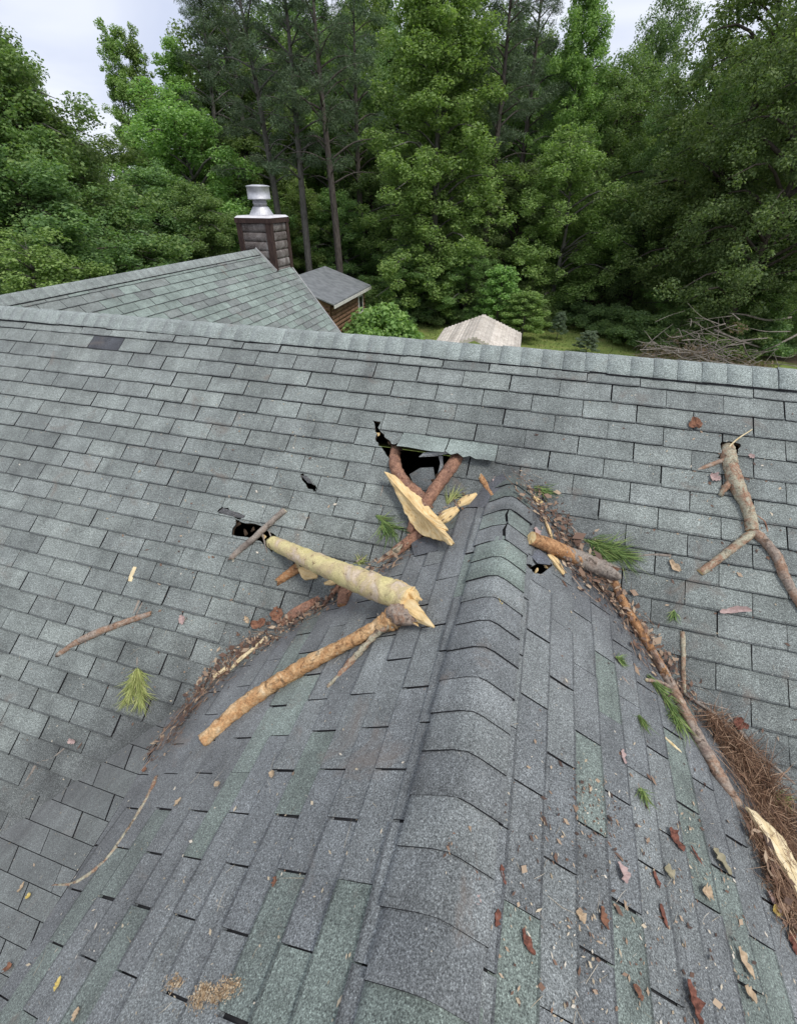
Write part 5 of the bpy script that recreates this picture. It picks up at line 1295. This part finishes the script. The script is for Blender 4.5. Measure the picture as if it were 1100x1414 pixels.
plant('maple_b', 1060, 33.0, 'light green tree above the brush pile', top=285, group=FR, wide=1.05)
plant('maple_a', 1125, 32.0, 'green tree at the right edge above the brush pile', top=245, group=FR, wide=1.0)
plant('maple_b', 985, 34.0, 'light green small tree left of the brush pile', top=345, group=FR, wide=1.1)
# understorey one can pick out
plant('bush', 527, 25, 'rounded light green bush beside the log shed', top=412, group=SH, cat='bush', wide=1.0)
plant('sapling', 700, 29, 'slim sapling behind the carport roof', top=360, group=SH, cat='sapling', wide=1.3)
plant('sapling', 740, 28, 'leafy sapling right of the carport', top=398, group=SH, cat='sapling', wide=1.6)
plant('grey_plant', 845, 26.5, 'blue-grey leafy plant alone on the grass', top=456, group=SH, cat='plant', wide=1.0)
plant('grey_plant', 795, 29, 'thin dark sapling on the grass right of the carport', top=428, group=SH, cat='sapling', wide=.7)
for i, (px, d, H_, key) in enumerate(((560, 31.5, 1.9, 'shrub_b'), (590, 32, 1.7, 'shrub_b'), (625, 31.5, 1.8, 'shrub_b'), (668, 31.5, 1.9, 'shrub_b'), (770, 32.5, 1.8, 'shrub_a'), (810, 33.5, 1.6, 'shrub_b'), (850, 32.5, 1.7, 'shrub_b'), (885, 31.5, 1.8, 'shrub_b'), (920, 30, 1.6, 'shrub_a'), (948, 29.5, 2.0, 'shrub_b'), (490, 31, 2.4, 'shrub_a'), (1000, 29.5, 2.2, 'shrub_a'), (1075, 29.5, 2.4, 'shrub_a'), (1125, 30.5, 2.2, 'shrub_b'), (735, 31.5, 2.2, 'shrub_a'), (700, 32, 2.6, 'shrub_b'))):
    lab = ['at the shady foot of the tulip tree', 'left behind the carport', 'straight behind the carport peak', 'right behind the carport peak', 'right of the leafy sapling', 'under the spreading boughs', 'left of the black gap in the trees', 'below the black gap in the trees', 'where grass and brush pile meet', 'dark behind the grass edge by the brush pile', 'between log shed and woods', 'behind the brush pile', 'growing up behind the brush pile', 'in the right corner by the brush pile', 'light green behind the saplings', 'dark behind the slim sapling'][i]
    plant(key, px, d, 'low leafy shrub '+lab, H=H_, group=SH, cat='shrub', wide=1.25)
# deeper rows, nothing tells them apart
sky_px = [(-200, -200), (0, 20), (50, 130), (110, 215), (135, 220), (150, 210), (200, 200), (235, 170), (260, 60), (300, -60), (640, -60), (820, 40), (850, 90), (930, 110), (990, 60), (1050, -60), (1300, -100)]
for i in range(46):
    px = -160+i*31+gr_.uniform(-12, 12); d = 46+(i*7 % 5)*4+gr_.uniform(-2, 2)
    lim = np.interp(px, [a for a, b in sky_px], [b for a, b in sky_px])
    key = gr_.choice(['oak_a', 'oak_a', 'maple_c', 'oak_b', 'maple_a'])
    plant(key, px, d, 'tree in the deep woods, mostly hidden behind the front row', top=lim+gr_.uniform(25, 120), group='trees in the deep woods', wide=1.1)
# far woods read as one mass
C, R = [], []
for i in range(900):
    px = gr_.uniform(-260, 1360); d = gr_.uniform(66, 84); x, y, z = spot(px, d); lim = np.interp(px, [a for a, b in sky_px], [b for a, b in sky_px])+70
    hm = min(17, height_for(px, lim, d, z)); C.append((x, y, z+hm*gr_.random()**0.8)); R.append(gr_.uniform(1.2, 2.4))
V, F, rn = leaf_cloud(np.array(C), np.array(R), 70000, 0.5, 91, 0.7)
o = put(bpy.data.objects.new('far_woods', fast_mesh('far_woods', V, F, 'leaf_dark', {'rnd': rn}))); o['kind'] = 'stuff'; o['label'] = 'dense far woods behind the trees'
# undergrowth carpet at the wood's edge and grass in the clearing
C, R = [], []
for i in range(420):
    px = gr_.uniform(-200, 1250); d = gr_.uniform(33, 46) if px > 480 else gr_.uniform(22, 40); x, y, z = spot(px, d); C.append((x, y, z+gr_.uniform(0.05, 0.8))); R.append(gr_.uniform(.5, 1.1))
V, F, rn = leaf_cloud(np.array(C), np.array(R), 36000, 0.17, 92, 0.6)
o = put(bpy.data.objects.new('undergrowth', fast_mesh('undergrowth', V, F, 'leaf_dark', {'rnd': rn}))); o['kind'] = 'stuff'; o['label'] = 'low green undergrowth below the trees'
leaf_mat('grass_blade', (0.14, 0.20, 0.05), (0.20, 0.27, 0.07), (0.29, 0.31, 0.11))
r = np.random.default_rng(93); n = 22000; th = r.random(n)*6.283; q = np.sqrt(r.random(n)); X = 3+12.5*q*np.cos(th); Y = 16+15.0*q*np.sin(th)
Z = np.array([gz(a, b) for a, b in zip(X, Y)]); P0 = np.stack([X, Y, Z], 1); D = r.normal(size=(n, 3))*0.45; D[:, 2] = 1
o = needles('grass', P0, D, 0.10*np.exp(r.normal(size=n)*0.4), 0.03, 'grass_blade', None, seed=94); o['kind'] = 'stuff'; o['label'] = 'rough short grass in the clearing'

# ------------------------------------------------------------------ log shed
bark('shed_log', [(0.11, 0.065, 0.04), (0.22, 0.13, 0.08), (0.30, 0.20, 0.13)], 10, 0.01, 4)
simple('shed_roofing', (0.15, 0.16, 0.165), (0.23, 0.24, 0.245), 3, stretch=(1, 1, 1))
simple('trim_white', (0.55, 0.53, 0.49), (0.70, 0.68, 0.63), 5)
simple('dark_glass', (0.02, 0.022, 0.025), (0.035, 0.04, 0.045), 3, 0.15, 0.5)
zE, zR = ZG+2.5, ZG+3.4
eN, eF = at_z(461, 422, zE), at_z(512, 395, zE); rF = at_z(451, 368, zR)
ed = (eF-eN); EL = np.linalg.norm(ed); ed /= EL; pd = np.array([-ed[1], ed[0], 0]); 
if (rF-eN)@pd < 0: pd = -pd
hw_ = abs((rF-eF)@pd)
rF = eF+pd*hw_+np.array([0, 0, zR-zE]); rN = eN+pd*hw_+np.array([0, 0, zR-zE]); wN, wF = eN+pd*2*hw_, eF+pd*2*hw_
shed = empty('log_shed', (eN+eF+wN+wF)/4*np.array([1, 1, 0])+np.array([0, 0, ZG]), 'small log shed with a low grey roof behind the wing roof', 'shed')
for nm, quad in (('roof_slope', [eN, eF, rF, rN]), ('roof_slope', [rN, rF, wF, wN])):
    up_ = np.array([0, 0, .06]); obj(nm, *hex_vf([p for p in quad], [p+up_ for p in quad]), ['shed_roofing'], shed)
for a, b in ((eN, eF), (wN, wF)): obj('fascia', *hex_vf([a-np.array([0, 0, .14]), b-np.array([0, 0, .14]), b-np.array([0, 0, .14])-pd*.03, a-np.array([0, 0, .14])-pd*.03], [a, b, b-pd*.03, a-pd*.03]), ['trim_white'], shed)
inn = 0.35
c1, c2, c3, c4 = eN+ed*inn+pd*inn, eF-ed*inn+pd*inn, wF-ed*inn-pd*inn, wN+ed*inn-pd*inn
obj('core', *hex_vf([np.array([*c[:2], ZG]) for c in (c1, c2, c3, c4)], [np.array([*c[:2], zE-.02]) for c in (c1, c2, c3, c4)]), ['shed_log'], shed)
for (a, b, outv) in ((c1, c2, -pd), (c1, c4, -ed), (c4, c3, pd), (c2, c3, ed)):
    for i in range(11):
        zc = ZG+0.1+i*0.215; V = []; nn_ = 7
        for p in (a, b):
            for q in range(nn_):
                th = math.pi*q/(nn_-1); V.append(np.array([*p[:2], zc+0.1*math.cos(th)])+outv*(0.07*math.sin(th)+.005))
        obj('log', V, [(q, q+1, nn_+q+1, nn_+q) for q in range(nn_-1)], ['shed_log'], shed, smooth=True)
for a, b, zz in ((c1, c4, 0), (c2, c3, 0)):
    m_ = (a+b)/2; V = [np.array([*a[:2], zE-.02]), np.array([*b[:2], zE-.02]), np.array([*m_[:2], zR-.05])]; off_ = (-ed if a is c1 else ed)*.06
    obj('gable_wall', V+[v+off_ for v in V], [(0, 1, 2), (5, 4, 3), (0, 3, 4, 1), (1, 4, 5, 2), (2, 5, 3, 0)], ['shed_log'], shed)
wc = eN+ed*EL*0.80+pd*(inn-.10)
def panel(c, w, h, zc, dep, mat, nm, par): 
    a, b = c-ed*w/2, c+ed*w/2; lo, hi = zc-h/2, zc+h/2
    return obj(nm, *hex_vf([np.array([*a[:2], lo]), np.array([*b[:2], lo]), np.array([*(b+pd*dep)[:2], lo]), np.array([*(a+pd*dep)[:2], lo])], [np.array([*a[:2], hi]), np.array([*b[:2], hi]), np.array([*(b+pd*dep)[:2], hi]), np.array([*(a+pd*dep)[:2], hi])]), [mat], par)
win = panel(wc, .75, 1.0, ZG+1.75, .12, 'trim_white', 'window', shed); gl_ = panel(wc-pd*.006, .52, .78, ZG+1.75, .05, 'dark_glass', 'pane', win); gl_.matrix_parent_inverse = Matrix()

# ------------------------------------------------------------------ metal carport
def ribbed(name, c1, c2, axis_vec, pitch):
    k = NB(name, 0.6, 0.3); P = k.obj()
    c = k.ramp(k.noise(k.map(P, (1, 1, 1)), 2.2, 5, 0.65), (0.32, c1), (0.62, c2))
    st = k.ramp(k.noise(k.map(P, (1.2, 2.5, 1)), 4, 5, .75), (.46, 0.0), (.68, .65)); oi = k.n('ShaderNodeObjectInfo').outputs['Random']; k.color(k.mix(1.0, k.mix(st, c, (.26, .21, .16)), k.ramp(oi, (0.0, .78), (1.0, 1.18)), 'MULTIPLY'))
ribbed('tan_metal', (0.56, 0.50, 0.43), (0.74, 0.68, 0.60), None, .1)
simple('steel_post', (0.35, 0.33, 0.30), (0.5, 0.48, 0.45), 5, .5, .4)
zA = ZG+2.9; zB = ZG+2.25
fA, bA = at_z(655, 465.5, zA), at_z(668, 434, zA); lb, lf = at_z(616, 447, zB), at_z(599, 472, zB); rb_, rf = at_z(720, 456, zB), at_z(719, 482, zB)
# straighten: same length and half width both sides
ax_ = (bA-fA); ax_[2] = 0; AL = np.linalg.norm(ax_); ax_ /= AL; sx_ = np.array([ax_[1], -ax_[0], 0]); HW = 1.62
car = empty('carport', np.array([*((fA+bA)/2)[:2], ZG]), 'open carport with a tan ribbed metal roof on the grass', 'carport')
for sg in (-1, 1):
    n_p = 6; dn_ = sx_*sg*HW+np.array([0, 0, -(zA-zB)])
    for i in range(n_p):                       # ribbed sheets, ribs parallel to the ridge
        V = []
        prof = [(0, 0), (.10, 0), (.16, .022), (.30, .022), (.36, 0), (.60, 0), (.66, .022), (.80, .022), (.86, 0), (1.0, 0)]
        for e_ in (0, 1):
            for u_, h_ in prof: V.append(fA+dn_*((i+u_)/n_p)+ax_*AL*e_+np.array([0, 0, h_]))
        n_ = len(prof)
        obj('roof_sheet', V, [(q, q+1, n_+q+1, n_+q) for q in range(n_-1)], ['tan_metal'], car)
    a0 = fA+sx_*sg*(HW-.03)+np.array([0, 0, -(zA-zB)-.02])
    for tt in (0.06, 0.5, 0.94):
        p = a0+ax_*AL*tt; obj('post', *box_vf((p[0]-sg*sx_[0]*.05, p[1]-sg*sx_[1]*.05, (ZG+p[2])/2), (.06, .06, p[2]-ZG)), ['steel_post'], car)
    a1, b1 = fA-ax_*.02, fA-ax_*.02+sx_*sg*HW+np.array([0, 0, -(zA-zB)]); dn = np.array([0, 0, -.11])
    obj('gable_trim', *hex_vf([a1+dn, b1+dn, b1+dn+ax_*.03, a1+dn+ax_*.03], [a1, b1, b1+ax_*.03, a1+ax_*.03]), ['tan_metal'], car)
# weathered tools and bins by the carport
simple('dark_plastic', (0.05, 0.055, 0.06), (0.09, 0.095, 0.10), 6, .5, .3)
def bin_at(px, d, s_, label):
    x, y, z = spot(px, d); t = empty('bin', (x, y, z), label, 'bin')
    obj('body', *hex_vf([(x-.25*s_, y-.25*s_, z), (x+.25*s_, y-.25*s_, z), (x+.25*s_, y+.25*s_, z), (x-.25*s_, y+.25*s_, z)], [(x-.31*s_, y-.31*s_, z+.85*s_), (x+.31*s_, y-.31*s_, z+.85*s_), (x+.31*s_, y+.31*s_, z+.85*s_), (x-.31*s_, y+.31*s_, z+.85*s_)]), ['dark_plastic'], t)
    obj('lid', *box_vf((x, y, z+.89*s_), (.68*s_, .68*s_, .07*s_)), ['dark_plastic'], t)
bin_at(557, 24, .9, 'dark bin between the light green bush and the carport'); bin_at(738, 23, .8, 'dark bin right of the carport')

# ------------------------------------------------------------------ brush pile
r = random.Random(31); bx, by, bz = spot(1068, 25.5)
pile = empty('brush_pile', (bx, by, bz), 'grey brush pile of dead branches at the right edge of the grass', 'brush pile')
for i in range(210):
    a = np.array([bx+r.gauss(0, 1.35), by+r.gauss(0, .9), bz+abs(r.gauss(0, .95))+.1]); L = r.uniform(.8, 2.6); th = r.uniform(0, math.pi); el = r.gauss(0, .28)
    d = np.array([math.cos(th)*math.cos(el), math.sin(th)*.6, math.sin(el)])*L
    P = [a-d/2, a+np.array([r.gauss(0, .1), r.gauss(0, .1), r.gauss(0, .12)]), a+d/2]
    for p in P: p[2] = max(p[2], bz+.05)
    V, F, M, S = tube(P, [.03*r.uniform(.4, 1), .022*r.uniform(.4, 1), .006], 5, 3, .1, i); obj('branch', V, F, ['dead_wood'], pile, None, True)
for i, pts_ in enumerate((((1092, 438), (1060, 442), (1030, 435), (1005, 432)), ((1100, 462), (1075, 475), (1045, 492), (1025, 508)), ((962, 484), (980, 488), (1000, 493)), ((985, 455), (1015, 468), (1050, 480)))):
    P = [at_depth(x, y, 22.3) for x, y in pts_]
    V, F, M, S = tube(P, [.055, .05, .04, .025][:len(P)], 7, 4, .1, i+300); obj('branch', V, F, ['dead_wood'], pile, None, True)
C = [(bx+r.gauss(0, 1.7), by+r.gauss(0, .8), bz+abs(r.gauss(0, .55))) for _ in range(60)]; V, F, rn = leaf_cloud(np.array(C), np.full(60, .5), 5000, .12, 95)
o = put(bpy.data.objects.new('dry_leaves', fast_mesh('dry_leaves', V, F, 'leaf_dry', {'rnd': rn})), pile); o['kind'] = 'stuff'
